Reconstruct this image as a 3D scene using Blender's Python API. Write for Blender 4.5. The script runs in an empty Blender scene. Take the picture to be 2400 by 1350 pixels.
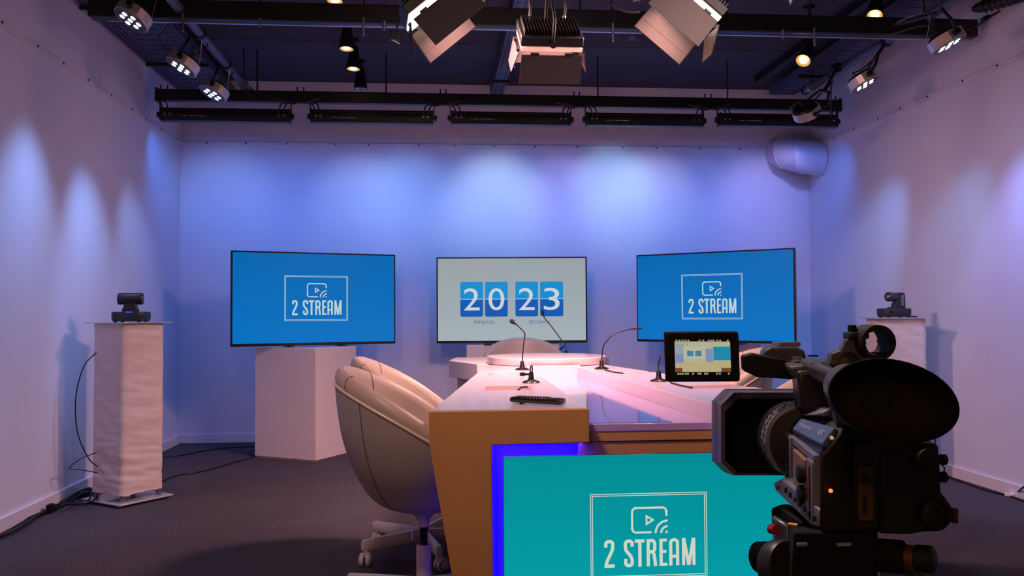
import bpy, bmesh, math, random
from mathutils import Vector, Matrix
random.seed(7)
C = bpy.context.scene.collection
V = Vector
# ------------------------------------------------------------------ camera
FPX = 2050.0
CAMZ = 1.07
YAW, PITCH, ROLL = math.radians(4.88), math.radians(1.68), -0.005
RC = Matrix.Rotation(-YAW, 3, 'Z') @ Matrix.Rotation(math.pi/2+PITCH, 3, 'X') @ Matrix.Rotation(ROLL, 3, 'Z')
cd = bpy.data.cameras.new('camera'); cam = bpy.data.objects.new('camera', cd); C.objects.link(cam)
cam.matrix_world = Matrix.Translation((0, 0, CAMZ)) @ RC.to_4x4()
cd.sensor_width = 36; cd.lens = 36*FPX/2400; cd.clip_start = .05
cd.dof.use_dof = True; cd.dof.focus_distance = 5.0; cd.dof.aperture_fstop = 42
bpy.context.scene.camera = cam
# ------------------------------------------------------------------ world, exposure
W = bpy.data.worlds.new('world'); bpy.context.scene.world = W; W.use_nodes = True
W.node_tree.nodes['Background'].inputs[0].default_value = (1.0, .58, .33, 1)
W.node_tree.nodes['Background'].inputs[1].default_value = .11
vs = bpy.context.scene.view_settings
vs.view_transform = 'Standard'; vs.look = 'None'; vs.exposure = 0.0; vs.gamma = 1.0; vs.use_curve_mapping = False

def ray(px, py): return (RC @ V(((px-1200)/FPX, -(py-675)/FPX, -1)))
def P(px, py, zc): return V((0, 0, CAMZ)) + ray(px, py)*zc
def PZ(px, py, z):
    d = ray(px, py); return V((0, 0, CAMZ)) + d*((z-CAMZ)/d.z)
def PY(px, py, y):
    d = ray(px, py); return V((0, 0, CAMZ)) + d*(y/d.y)
def PX(px, py, x):
    d = ray(px, py); return V((0, 0, CAMZ)) + d*(x/d.x)

def lamp(name, kind, loc, target, energy, color, **kw):
    l = bpy.data.lights.new(name, kind); l.energy = energy; l.color = color
    for k, v in kw.items(): setattr(l, k, v)
    o = bpy.data.objects.new(name, l); C.objects.link(o); o.location = loc
    o.rotation_euler = (V(target)-V(loc)).to_track_quat('-Z', 'Y').to_euler()
    return o

XL, XR, YB, ZC_, YF = -2.155, 3.32, 7.55, 3.06, -2.6
# key panels: (centre of face, emission direction)
KEY = {'left': (P(1013, 11, 4.32), V((.62, .10, -.74))), 'mid': (P(1286, 94, 4.3), V((0, .56, -.83))),
       'right': (P(1616, 14, 4.32), V((-.62, .10, -.74)))}
WARM = (1.0, .55, .52); WARM2 = (1.0, .64, .60)
KEYP = {'left': 24, 'mid': 15, 'right': 24}
for k, (p, n) in KEY.items():
    n = n.normalized()
    lamp('key_or_fill_light', 'AREA', p+n*.03, p+n, KEYP[k], WARM, shape='SQUARE', size=.26, spread=math.radians(84 if k == 'mid' else 112))
# key light that hangs above the camera position (its door corner shows at the top of the frame)
TIP = P(1852, 12, 3.6)      # door corner of the fourth panel, the only bit of it in view
lamp('key_or_fill_light', 'AREA', TIP+V((.04, .1, .31)), (-1.0, 5.4, .1), 11, WARM2, shape='SQUARE', size=.45, spread=math.radians(104))
lamp('key_or_fill_light', 'AREA', (-.6, 1.6, 2.9), (1.4, 4.3, .5), 13, WARM2, shape='SQUARE', size=.3, spread=math.radians(95))  # unseen lamp added to light the desk and right side
lamp('warm_fill', 'AREA', (-.9, -1.7, 2.5), (.3, 2.5, .4), 13, (1, .52, .24), shape='SQUARE', size=.5)  # unseen warm lamp added behind the camera for desk front and eyecup
lamp('key_or_fill_light', 'AREA', (.1, 1.9, 2.85), (.55, 1.15, .9), 3.5, (1, .78, .74), shape='SQUARE', size=.3, spread=math.radians(60))  # unseen overhead lamp added to brighten the camcorder
lamp('par_light', 'SPOT', (2.9, 3.3, 2.7), (3.32, 4.9, .6), 70, (.45, .5, 1), spot_size=1.5, spot_blend=1.0, shadow_soft_size=.08)
lamp('par_light', 'SPOT', (-1.4, 2.8, 2.7), (-2.15, 4.2, .6), 30, (.5, .5, 1), spot_size=1.5, spot_blend=1.0, shadow_soft_size=.08)
# LED battens washing the back wall
BLUE = (.10, .24, 1.0)
batten_px = [(368, 690, 271), (720, 1025, 275), (1048, 1345, 279), (1365, 1655, 282), (1675, 1968, 283)]
BATY = 6.62
for i, (a, b, y) in enumerate(batten_px):
    p = PY((a+b)/2, y, BATY)
    lamp('batten_light', 'AREA', p+V((0, .065, -.03)), (p.x, YB, 1.35), 5.0, [(.05, .24, 1), (.02, .25, 1), (.02, .27, 1), (.03, .25, 1), (.05, .23, 1)][i],
         shape='RECTANGLE', size=.95, size_y=.06, spread=math.radians(120))
for (tx, ty, e, col, ang) in [(520, 500, 5, (.42, .62, 1), 46), (850, 500, 7, (.6, .75, 1), 42), (950, 470, 6, (.3, .65, 1), 38), (1165, 500, 14, (.7, .95, 1), 44),
                         (1330, 485, 6, (.8, .48, 1), 40), (1435, 455, 11, (.5, .85, 1), 38), (1520, 490, 9, (.8, .85, 1), 42), (1785, 490, 8, (.7, .55, 1), 42)]:
    t = PY(tx, ty, YB); s = V((t.x, BATY+.07, 2.60))
    lamp('batten_light', 'SPOT', s, t, e*1.5, col, spot_size=math.radians(ang*1.55), spot_blend=1.0, shadow_soft_size=.03)
# ------------------------------------------------------------------ helpers
def s2l(c):
    return tuple((x/12.92 if x <= .04045 else ((x+.055)/1.055)**2.4) for x in (v/255 for v in c))
MATS = {}
def mat(name, rgb, rough=.5, metal=0, emit=0, noise=0.0, nscale=40, bump=0.0, coat=0, spec=.5, emit_rgb=None, alpha=1, trans=0):
    if name in MATS: return MATS[name]
    m = bpy.data.materials.new(name); m.use_nodes = True
    nt = m.node_tree; b = nt.nodes['Principled BSDF']; c = s2l(rgb)
    b.inputs['Base Color'].default_value = (*c, 1)
    b.inputs['Roughness'].default_value = rough; b.inputs['Metallic'].default_value = metal
    b.inputs['Specular IOR Level'].default_value = spec
    b.inputs['Coat Weight'].default_value = coat; b.inputs['Coat Roughness'].default_value = .08
    b.inputs['Alpha'].default_value = alpha; b.inputs['Transmission Weight'].default_value = trans
    if emit:
        b.inputs['Emission Color'].default_value = (*(s2l(emit_rgb or rgb)), 1)
        b.inputs['Emission Strength'].default_value = emit
    if noise or bump:
        tc = nt.nodes.new('ShaderNodeTexCoord'); n = nt.nodes.new('ShaderNodeTexNoise')
        n.inputs['Scale'].default_value = nscale; n.inputs['Detail'].default_value = 5
        nt.links.new(tc.outputs['Object'], n.inputs['Vector'])
        if noise:
            r = nt.nodes.new('ShaderNodeValToRGB'); e = r.color_ramp.elements
            e[0].position = .3; e[1].position = .7
            e[0].color = (*(x*(1-noise) for x in c), 1); e[1].color = (*(min(1, x*(1+noise)) for x in c), 1)
            nt.links.new(n.outputs['Fac'], r.inputs[0]); nt.links.new(r.outputs[0], b.inputs['Base Color'])
        if bump:
            bp = nt.nodes.new('ShaderNodeBump'); bp.inputs['Strength'].default_value = bump; bp.inputs['Distance'].default_value = .002
            nt.links.new(n.outputs['Fac'], bp.inputs['Height']); nt.links.new(bp.outputs[0], b.inputs['Normal'])
    MATS[name] = m; return m

class MB:
    def __init__(s): s.v = []; s.f = []
    def add(s, vs_, fs_):
        o = len(s.v); s.v += [V(x) for x in vs_]; s.f += [tuple(i+o for i in f) for f in fs_]; return s
    def box(s, c, size, R=None):
        c = V(c); hx, hy, hz = (x/2 for x in size); R = R or Matrix.Identity(3)
        vs_ = [c + R @ V((x, y, z)) for x in (-hx, hx) for y in (-hy, hy) for z in (-hz, hz)]
        return s.add(vs_, [(0, 1, 3, 2), (4, 6, 7, 5), (0, 4, 5, 1), (2, 3, 7, 6), (0, 2, 6, 4), (1, 5, 7, 3)])
    def box2(s, a, b): return s.box([(a[i]+b[i])/2 for i in range(3)], [abs(b[i]-a[i]) for i in range(3)])
    def loft(s, rings, c0=True, c1=True):
        n = len(rings[0]); vs_ = [p for r in rings for p in r]; fs_ = []
        for k in range(len(rings)-1):
            for i in range(n):
                j = (i+1) % n; fs_.append((k*n+i, k*n+j, (k+1)*n+j, (k+1)*n+i))
        if c0: fs_.append(tuple(range(n)))
        if c1: fs_.append(tuple((len(rings)-1)*n+i for i in range(n)))
        return s.add(vs_, fs_)
    def frame(s, d):
        d = V(d).normalized(); u = d.cross(V((0, 0, 1)))
        if u.length < 1e-3: u = V((1, 0, 0))
        u.normalize(); return u, d.cross(u).normalized()
    def cyl(s, a, b, r0, r1=None, n=16, caps=True):
        a, b = V(a), V(b); r1 = r0 if r1 is None else r1; u, w = s.frame(b-a)
        R = lambda c, r: [c + (u*math.cos(2*math.pi*i/n)+w*math.sin(2*math.pi*i/n))*r for i in range(n)]
        return s.loft([R(a, r0), R(b, r1)], caps, caps)
    def lathe(s, prof, a, d, n=24, caps=True):
        a = V(a); d = V(d).normalized(); u, w = s.frame(d)
        return s.loft([[a + d*h + (u*math.cos(2*math.pi*i/n)+w*math.sin(2*math.pi*i/n))*r for i in range(n)] for r, h in prof], caps, caps)
    def tube(s, pts, r, n=8):
        pts = [V(p) for p in pts]; rings = []; u = None
        for i, p in enumerate(pts):
            d = (pts[min(i+1, len(pts)-1)]-pts[max(i-1, 0)]).normalized()
            if u is None: u, _ = s.frame(d)
            u = (u - d*u.dot(d)).normalized(); w = d.cross(u)
            rr = r[i] if isinstance(r, (list, tuple)) else r
            rings.append([p+(u*math.cos(2*math.pi*k/n)+w*math.sin(2*math.pi*k/n))*rr for k in range(n)])
        return s.loft(rings)
    def prism(s, poly, ext):
        n = len(poly); a = [V(p) for p in poly]; b = [p+V(ext) for p in a]
        return s.loft([a, b])
    def build(s, name, m, parent=None, smooth=False, bevel=0, seg=2, recalc=True):
        me = bpy.data.meshes.new(name); me.from_pydata([tuple(p) for p in s.v], [], s.f)
        if recalc:
            bm = bmesh.new(); bm.from_mesh(me); bmesh.ops.recalc_face_normals(bm, faces=bm.faces); bm.to_mesh(me); bm.free()
        if smooth:
            me.shade_smooth(); me.set_sharp_from_angle(angle=math.radians(40))
        me.materials.append(m)
        o = bpy.data.objects.new(name, me); C.objects.link(o)
        if parent: o.parent = parent
        if bevel:
            b = o.modifiers.new('bevel', 'BEVEL'); b.width = bevel; b.segments = seg; b.limit_method = 'ANGLE'; b.angle_limit = math.radians(35)
            me.shade_smooth(); me.set_sharp_from_angle(angle=math.radians(60))
        return o
def thing(name, label, cat, group=None):
    o = bpy.data.objects.new(name, None); C.objects.link(o); o.empty_display_size = .1
    return tag(o, label, cat, group)
def tag(o, label, cat, group=None, kind=None):
    o['label'] = label; o['category'] = cat
    if group: o['group'] = group
    if kind: o['kind'] = kind
    return o
def struct(o, label=None, cat=None):
    o['kind'] = 'structure'
    if label: o['label'] = label; o['category'] = cat
    return o
def settle(o, loc=None):
    """put the origin at the base of the thing; the geometry stays where it is"""
    pts = []
    def rec(q, off):
        off = off + q.location
        if q.type == 'MESH': pts.extend(off+v.co for v in q.data.vertices)
        for c in q.children: rec(c, off)
    rec(o, V((0, 0, 0)))
    lo = V([min(p[i] for p in pts) for i in range(3)]); hi = V([max(p[i] for p in pts) for i in range(3)])
    loc = V(loc) if loc else V(((lo.x+hi.x)/2, (lo.y+hi.y)/2, lo.z))
    if o.type == 'MESH': o.data.transform(Matrix.Translation(-loc))
    o.location = loc
    for c in o.children: c.location = c.location - loc
    return o
def copy_tree(o, parent=None):
    c = o.copy(); C.objects.link(c)
    if parent: c.parent = parent
    for ch in list(o.children): copy_tree(ch, c)
    return c
def smooth_path(pts, n=8):
    pts = [V(p) for p in pts]; out = []
    for i in range(len(pts)-1):
        p0, p1, p2, p3 = pts[max(i-1, 0)], pts[i], pts[i+1], pts[min(i+2, len(pts)-1)]
        for k in range(n):
            t = k/n
            out.append(.5*((2*p1)+(p2-p0)*t+(2*p0-5*p1+4*p2-p3)*t*t+(3*p1-p0-3*p2+p3)*t**3))
    return out+[pts[-1]]
def text_obj(txt, name, m, parent, cx, cz, w, h, y, ext=.0004, M=None, bold=0.0):
    """flat lettering fitted to a w x h box in the x-z plane facing -y"""
    cu = bpy.data.curves.new('text', 'FONT'); cu.body = txt; cu.size = 1; cu.offset = bold; cu.resolution_u = 6
    t = bpy.data.objects.new('text', cu); C.objects.link(t)
    dg = bpy.context.evaluated_depsgraph_get()
    me = bpy.data.meshes.new_from_object(t.evaluated_get(dg))
    bpy.data.objects.remove(t); bpy.data.curves.remove(cu)
    xs = [v.co.x for v in me.vertices]; ys = [v.co.y for v in me.vertices]
    x0, x1, y0, y1 = min(xs), max(xs), min(ys), max(ys)
    for v in me.vertices:
        p = V((cx+((v.co.x-x0)/(x1-x0)-.5)*w, y, cz+((v.co.y-y0)/(y1-y0)-.5)*h))
        v.co = M @ p if M else p
    me.name = name; me.materials.clear(); me.materials.append(m)
    o = bpy.data.objects.new(name, me); C.objects.link(o); o.parent = parent
    return o
def ribbon(mb, pts, w, tf):
    n = len(pts); pts = [V((p[0], p[1])) for p in pts]; L = []; R = []
    for i, p in enumerate(pts):
        d0 = (p-pts[i-1]).normalized() if i else None; d1 = (pts[i+1]-p).normalized() if i < n-1 else None
        if d0 is None: d0 = d1
        if d1 is None: d1 = d0
        t = (d0+d1).normalized(); nn = V((-t.y, t.x)); k = w/2/max(.5, nn.dot(V((-d0.y, d0.x))))
        L.append(p+nn*k); R.append(p-nn*k)
    vs_ = [tf(*p) for p in L]+[tf(*p) for p in R]
    mb.add(vs_, [(i, i+1, n+i+1, n+i) for i in range(n-1)])
def arc(cx, cy, r, a0, a1, n=10, ry=None):
    ry = ry or r
    return [(cx+r*math.cos(math.radians(a0+(a1-a0)*i/n)), cy+ry*math.sin(math.radians(a0+(a1-a0)*i/n))) for i in range(n+1)]
def logo(parent, width, cx, cz, y, m, full=True):
    """double frame, play/cast icon and the words 2 STREAM; y-down drawing units mapped to the x-z plane"""
    k = width/1675.0
    tf = lambda a, b: V((cx+(a-1102)*k, y, cz-(b-760)*k))
    fr = MB()
    for o_, w in ((0, 11), (26, 11)):
        x0, x1, y0, y1 = 268+o_, 1937-o_, 172+o_, 1349-o_
        for q in (((x0-w/2, y0), (x1+w/2, y0)), ((x0-w/2, y1), (x1+w/2, y1)), ((x0, y0), (x0, y1)), ((x1, y0), (x1, y1))): ribbon(fr, q, w, tf)
    fr.build('logo_frame', m, parent, recalc=False)
    ic = MB()
    ribbon(ic, [(1355, 495), (1355, 435)]+arc(1295, 435, 60, 0, -90)+[(920, 375)]+arc(920, 435, 60, -90, -180)+[(860, 660)]+arc(920, 660, 60, 180, 90)+[(1138, 720)], 29, tf)
    ribbon(ic, [(1068, 500), (1068, 605), (1160, 548), (1068, 493), (1068, 520)], 26, tf)
    ribbon(ic, arc(1372, 735, 174, 180, 270, 14), 29, tf); ribbon(ic, arc(1372, 735, 94, 180, 270, 12), 29, tf)
    ribbon(ic, [(1340, 720), (1372, 720)], 30, tf)
    ic.build('logo_icon', m, parent, recalc=False)
    L = []
    L.append([([(481, 918), (481, 876)]+arc(530, 870, 49, 180, 360, 12, 34)+[(579, 915), (574, 950), (553, 1000), (510, 1085), (490, 1135), (483, 1190)], 47), ([(460, 1180), (605, 1180)], 48)])
    L.append([([(857, 915), (857, 880)]+arc(809, 872, 48, 0, -180, 12, 36)+[(761, 925), (770, 965), (800, 1005), (835, 1045), (855, 1090), (858, 1140)]+arc(811, 1142, 47, 0, 180, 12, 37)+[(764, 1085)], 47)])
    L.append([([(895, 838), (1035, 838)], 46), ([(968, 840), (968, 1200)], 48)])
    L.append([([(1088, 815), (1088, 1198)], 46), ([(1088, 838), (1130, 838)]+arc(1134, 884, 48, -90, 0, 8)+[(1182, 945)]+arc(1134, 950, 48, 0, 90, 8, 45)+[(1088, 995)], 46), ([(1140, 985), (1172, 1030), (1180, 1090), (1194, 1198)], 47)])
    L.append([([(1273, 815), (1273, 1198)], 46), ([(1273, 836), (1357, 836)], 42), ([(1273, 995), (1350, 995)], 42), ([(1273, 1177), (1363, 1177)], 42)])
    L.append([([(1413, 1195), (1413, 880)]+arc(1462, 870, 49, 180, 360, 12, 34)+[(1512, 1195)], 46), ([(1413, 1066), (1512, 1066)], 40)])
    L.append([([(1597, 1195), (1597, 815)], 44), ([(1748, 1195), (1748, 815)], 44), ([(1602, 815), (1672, 1192)], 46), ([(1743, 815), (1673, 1192)], 46)])
    for g in L:
        g_ = MB()
        for j, (pts, w) in enumerate(g):
            yy = j*.00004
            ribbon(g_, pts, w, lambda a, b, yy=yy: tf(a, b)-V((0, yy, 0)))
        g_.build('letter', m, parent, recalc=False)

M_wall = mat('wall_paint', (216, 214, 230), .62, noise=.02, nscale=3, bump=.12)
M_trim = mat('white_trim', (222, 214, 222), .4, noise=.02)
M_black = mat('black_metal', (16, 15, 20), .45, metal=.2, noise=.2, nscale=20)
M_rubber = mat('black_rubber', (9, 9, 13), .75, spec=.25, noise=.2, nscale=60)
M_cable = mat('cable_black', (12, 12, 18), .5, noise=.1)
M_white = mat('white_laminate', (232, 214, 212), .45, noise=.015, nscale=6)
M_gloss = mat('gloss_white_top', (226, 202, 206), .25, coat=.3, noise=.01, nscale=6)
M_steel = mat('brushed_steel', (170, 160, 160), .3, metal=.9, noise=.1, nscale=30)
M_grey = mat('grey_metal', (95, 100, 125), .45, metal=.4, noise=.1, nscale=15)
# ------------------------------------------------------------------ room shell
def carpet():
    m = bpy.data.materials.new('carpet'); m.use_nodes = True; nt = m.node_tree; b = nt.nodes['Principled BSDF']
    tc = nt.nodes.new('ShaderNodeTexCoord'); n = nt.nodes.new('ShaderNodeTexNoise'); n.inputs['Scale'].default_value = 230; n.inputs['Detail'].default_value = 6
    n2 = nt.nodes.new('ShaderNodeTexNoise'); n2.inputs['Scale'].default_value = 2.2
    r = nt.nodes.new('ShaderNodeValToRGB'); e = r.color_ramp.elements; e[0].position = .36; e[1].position = .66
    e[0].color = (*s2l((52, 48, 56)), 1); e[1].color = (*s2l((112, 103, 110)), 1)
    mx = nt.nodes.new('ShaderNodeMixRGB'); mx.blend_type = 'MULTIPLY'; mx.inputs[0].default_value = .3
    nt.links.new(tc.outputs['Object'], n.inputs[0]); nt.links.new(tc.outputs['Object'], n2.inputs[0])
    nt.links.new(n.outputs['Fac'], r.inputs[0]); nt.links.new(r.outputs[0], mx.inputs[1]); nt.links.new(n2.outputs['Fac'], mx.inputs[2])
    nt.links.new(mx.outputs[0], b.inputs['Base Color']); b.inputs['Roughness'].default_value = .95; b.inputs['Specular IOR Level'].default_value = .1
    bp = nt.nodes.new('ShaderNodeBump'); bp.inputs['Strength'].default_value = .6; bp.inputs['Distance'].default_value = .004
    nt.links.new(n.outputs['Fac'], bp.inputs['Height']); nt.links.new(bp.outputs[0], b.inputs['Normal'])
    return m
T = .12
struct(MB().box2((XL-T, YF, -.1), (XR+T, YB+T, 0)).build('floor', carpet()), 'dark speckled grey carpet floor of the studio', 'floor')
struct(MB().box2((XL-T, YB, 0), (XR+T, YB+T, ZC_)).build('wall_back', M_wall), 'white back wall washed in blue and violet light', 'wall')
struct(MB().box2((XL-T, YF, 0), (XL, YB, ZC_)).build('wall_left', M_wall), 'white left wall with soft vertical light scallops', 'wall')
struct(MB().box2((XR, YF, 0), (XR+T, YB, ZC_)).build('wall_right', M_wall), 'white right wall with blue light scallops', 'wall')
M_ceil = mat('navy_ceiling', (52, 52, 68), .8, noise=.12, nscale=4, bump=.2)
ceil = struct(MB().box2((XL-T, YF, ZC_+.03), (XR+T, YB+T, ZC_+.15)).build('ceiling', M_ceil), 'dark navy panelled studio ceiling', 'ceiling')
yy = YB
while yy > 2.0:
    xs = [XL, XR]
    for a, b in zip(xs, xs[1:]):
        MB().box2((a+.006, yy-1.15+.006, ZC_), (b-.006, yy-.006, ZC_+.032)).build('ceiling_panel', M_ceil, ceil, bevel=.004)
    yy -= 1.15
BH = .075
struct(MB().box2((XL, YF, 0), (XL+.015, YB, BH)).build('baseboard_left', M_trim, bevel=.004), 'white baseboard along the left wall', 'baseboard')
struct(MB().box2((XR-.015, YF, 0), (XR, YB, BH)).build('baseboard_right', M_trim, bevel=.004), 'white baseboard along the right wall', 'baseboard')
struct(MB().box2((XL+.015, YB-.015, 0), (XR-.015, YB, BH)).build('baseboard_back', M_trim, bevel=.004), 'white baseboard along the back wall', 'baseboard')
RZ = 2.52
M_screw = mat('screw_dark', (60, 50, 60), .4, metal=.6)
def rail(name, a, b, nrm, label):
    a, b, nrm = V(a), V(b), V(nrm); d = (b-a)
    m = MB(); lo = a-V((0, 0, .014)); 
    m.prism([a-V((0, 0, .017)), a+V((0, 0, .017)), a+V((0, 0, .017))+nrm*.012, a-V((0, 0, .017))+nrm*.012], d)
    o = struct(m.build(name, M_trim, bevel=.002), label, 'rail')
    n = int(d.length/.34); proto = None
    for i in range(n):
        p = a + d*((i+.5+random.uniform(-.12, .12))/n)+V((0, 0, .004))
        if proto is None:
            proto = MB().cyl(V((0, 0, 0)), nrm*.004, .007, n=8).build('screw', M_screw, o); s_ = proto
        else:
            s_ = proto.copy(); C.objects.link(s_)
        s_.location = p+nrm*.012
    return o
rail('trim_1', (XL, 1.5, RZ), (XL, YB, RZ), (1, 0, 0), 'thin white screwed rail high on the left wall')
rail('trim_2', (XL, YB, RZ), (2.85, YB, RZ), (0, -1, 0), 'thin white screwed rail high on the back wall')
rail('trim_3', (XR, 1.5, RZ), (XR, YB, RZ), (-1, 0, 0), 'thin white screwed rail high on the right wall')
# duct elbow across the far right corner, out of the back wall and into the right wall
m_duct = mat('white_duct', (212, 208, 226), .35, noise=.02)
du = thing('duct_elbow', 'white segmented round duct elbow high in the far right corner', 'duct')
c0 = V((3.07, YB, 2.50)); R_ = .15
pts = [(c0, V((0, -1, 0))), (c0+V((.01, -.13, -.03)), V((.25, -1, -.2))), (c0+V((.08, -.2, -.07)), V((1, -.8, -.4))), (V((XR, c0.y-.24, 2.40)), V((1, -.05, -.2)))]
def ring(c, d, r, n=32):
    d = d.normalized(); u = V((0, 0, 1)); w = d.cross(u).normalized()
    return [c+(u*math.cos(2*math.pi*i/n)+w*math.sin(2*math.pi*i/n))*r for i in range(n)]
for i in range(len(pts)-1):
    MB().loft([ring(*pts[i], R_), ring(*pts[i+1], R_)]).build('duct_segment', m_duct, du, smooth=True)
for i in (1, 2):
    r0 = ring(pts[i][0], pts[i][1], R_+.003); MB().tube(r0+[r0[0]], .004, 6).build('seam_band', m_duct, du, smooth=True)
settle(du)
# ------------------------------------------------------------------ overhead steel
def beam(name, a, b, h, d, label, cat='beam'):
    o = thing(name, label, cat)
    a, b = V(a), V(b)
    MB().box((a+b)/2, ((b-a).length, d, h), Matrix.Rotation(math.atan2(b.z-a.z, b.x-a.x)*-1, 3, 'Y')).build('beam_profile', M_black, o, bevel=.006)
    return o
fa, fb = PY(212, 31, 5.0), PY(2282, 62, 5.0)
zf = (fa.z+fb.z)/2
fr = beam('lighting_beam', (fa.x, 5.0, zf), (fb.x, 5.0, zf), .105, .09, 'nearer thick black ceiling beam spanning wall to wall above the desk')
MB().box2((fa.x+.1, 4.97, zf-.072), (fb.x-.02, 4.99, zf-.064)).build('lower_rail', M_steel, fr)
ba, bb = PY(370, 226, 6.65), PY(1965, 246, 6.65)
zb = (ba.z+bb.z)/2
bk = beam('lighting_beam', (ba.x, 6.65, zb), (bb.x, 6.65, zb), .085, .07, 'farther black beam carrying the five LED battens along the back')
for px, y0 in ((435, 0), (610, 0), (853, 0), (1198, 0), (1360, 0), (1433, 0), (1705, 0), (1900, 0)):
    p = PY(px, 50, 5.0)
    MB().cyl((p.x, 5.0, zf), (p.x, 5.0, ZC_), .006, n=8).build('hanger_rod', M_black, fr)
for px in (435, 853, 1433, 1900):
    p = PY(px, 80, 4.99)
    MB().cyl((p.x, 4.94, zf-.135), (p.x, 4.94, zf-.03), .007, n=8).build('threaded_stud', M_steel, fr)
for px in (608, 900, 1835):
    p = PY(px, 80, 4.94)
    MB().cyl((p.x, 4.94, zf-.085), (p.x, 4.94, zf-.05), .011, n=8).cyl((p.x, 4.94, zf-.1), (p.x, 4.94, zf-.085), .006, n=8).build('nut', M_steel, fr)
for px in (603, 905, 1401, 1705, 1947):
    p = PY(px, 200, 6.65)
    MB().cyl((p.x, 6.65, zb), (p.x, 6.65, ZC_), .006, n=8).build('hanger_rod', M_black, bk)
for px in (377, 393, 697, 712, 1032, 1045, 1345, 1358, 1652, 1667, 1958):
    p = PY(px, 222, 6.63)
    MB().cyl((p.x, 6.63, zb+.03), (p.x, 6.63, zb+.075), .005, n=6).build('bolt', M_black, bk)
for (q, e) in ((ba, -1), (bb, 1)):
    MB().box((q.x+e*.0, 6.65, zb), (.02, .085, .1)).build('end_plate', M_black, bk)
settle(fr); settle(bk)
# pipes along the side walls
pl = PY(578, 208, 6.7)
def pipe(x, z, y0, y1, label):
    o = thing('lighting_pipe', label, 'pipe')
    MB().cyl((x, y0, z), (x, y1, z), .028, n=20).build('pipe_tube', M_grey, o, smooth=True)
    MB().cyl((x, y1-.02, z), (x, y1+.01, z), .034, n=20).build('end_cap', M_black, o, smooth=True)
    for y in (y0+.4, 5.0, 6.6):
        MB().cyl((x, y, z+.02), (x, y, ZC_), .005, n=8).build('pipe_hanger', M_black, o)
        if y > 4.5: MB().cyl((x, y-.02, z), (x, y+.02, z), .036, n=16).build('collar', M_steel, o, smooth=True)
    return settle(o)
PLX, PLZ = pl.x, max(pl.z, zb+.075)
pipe(PLX, PLZ, 2.6, 6.78, 'grey steel pipe running front to back near the left wall')
pr = PY(1902, 204, 6.6)
PRX, PRZ = pr.x, max(pr.z, zb+.075)
pipe(PRX, PRZ, 2.6, 6.72, 'grey steel pipe running front to back near the right wall')
# perforated cable trays
M_tray = mat('tray_steel', (74, 76, 108), .5, metal=.3, noise=.1, nscale=10)
M_hole = mat('tray_slot', (8, 8, 18), .8)
def tray(x0, x1, z, y0, y1, label, rungs=True):
    o = thing('cable_tray', label, 'cable tray')
    MB().box2((x0, y0, z), (x1, y1, z+.004)).build('tray_floor', M_tray, o)
    for x in (x0, x1):
        MB().box2((x-.002, y0, z), (x+.002, y1, z+.06)).build('tray_side', M_tray, o)
    sl = MB(); w = x1-x0; n = int((y1-y0)/.055)
    for i in range(n):
        y = y0+(i+.5)*(y1-y0)/n
        for f in (.05, .12, .19, .81, .88, .95):
            sl.box((x0+w*f, y, z-.0006), (w*.022, .034, .001))
        if i % 2 == 0 and rungs:
            for f in (.33, .5, .67): sl.box((x0+w*f, y, z-.0006), (w*.12, .012, .001))
    s_ = sl.build('slots', M_hole, o); s_['kind'] = 'stuff'
    for y in (4.2, 5.4, 6.6):
        MB().box2((x0-.01, y-.012, z-.022), (x1+.01, y+.012, z-.001)).build('tray_bracket', M_black, o)
        MB().cyl((x0+.02, y, z-.01), (x0+.02, y, ZC_), .005, n=6).cyl((x1-.02, y, z-.01), (x1-.02, y, ZC_), .005, n=6).build('tray_rod', M_black, o)
    return settle(o)
tray(XL+.03, XL+.46, 2.93, 2.6, 7.5, 'wide perforated steel cable tray tight against the left wall')
tray(2.83, 3.05, 2.93, 2.6, 7.2, 'perforated steel cable tray beside the right pipe')
cs = PY(1165, 228, 7.4)
o = thing('support_channel', 'slotted grey steel channel on the ceiling behind the middle panel light', 'channel')
MB().box2((.46, 4.7, 2.93), (.56, YB-.02, ZC_)).build('channel_body', M_tray, o, bevel=.003)
sl = MB()
for i in range(37):
    for x in (.485, .535): sl.box((x, 4.8+i*.073, 2.9294), (.009, .035, .001))
sl.build('slots', M_hole, o)['kind'] = 'stuff'
MB().box2((.44, 6.9, 2.912), (.58, 6.93, 2.93)).build('channel_clip', M_black, o)
settle(o)
# dark diagonal ceiling channel right of centre
cc = PZ(1760, 196, 3.04)
o = settle(tag(MB().box2((cc.x-.03, 3.0, 2.995), (cc.x+.03, 7.1, ZC_)).build('ceiling_track', M_black, bevel=.004), 'slim black ceiling track between the right spotlights and the right panel light', 'track'))
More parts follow.
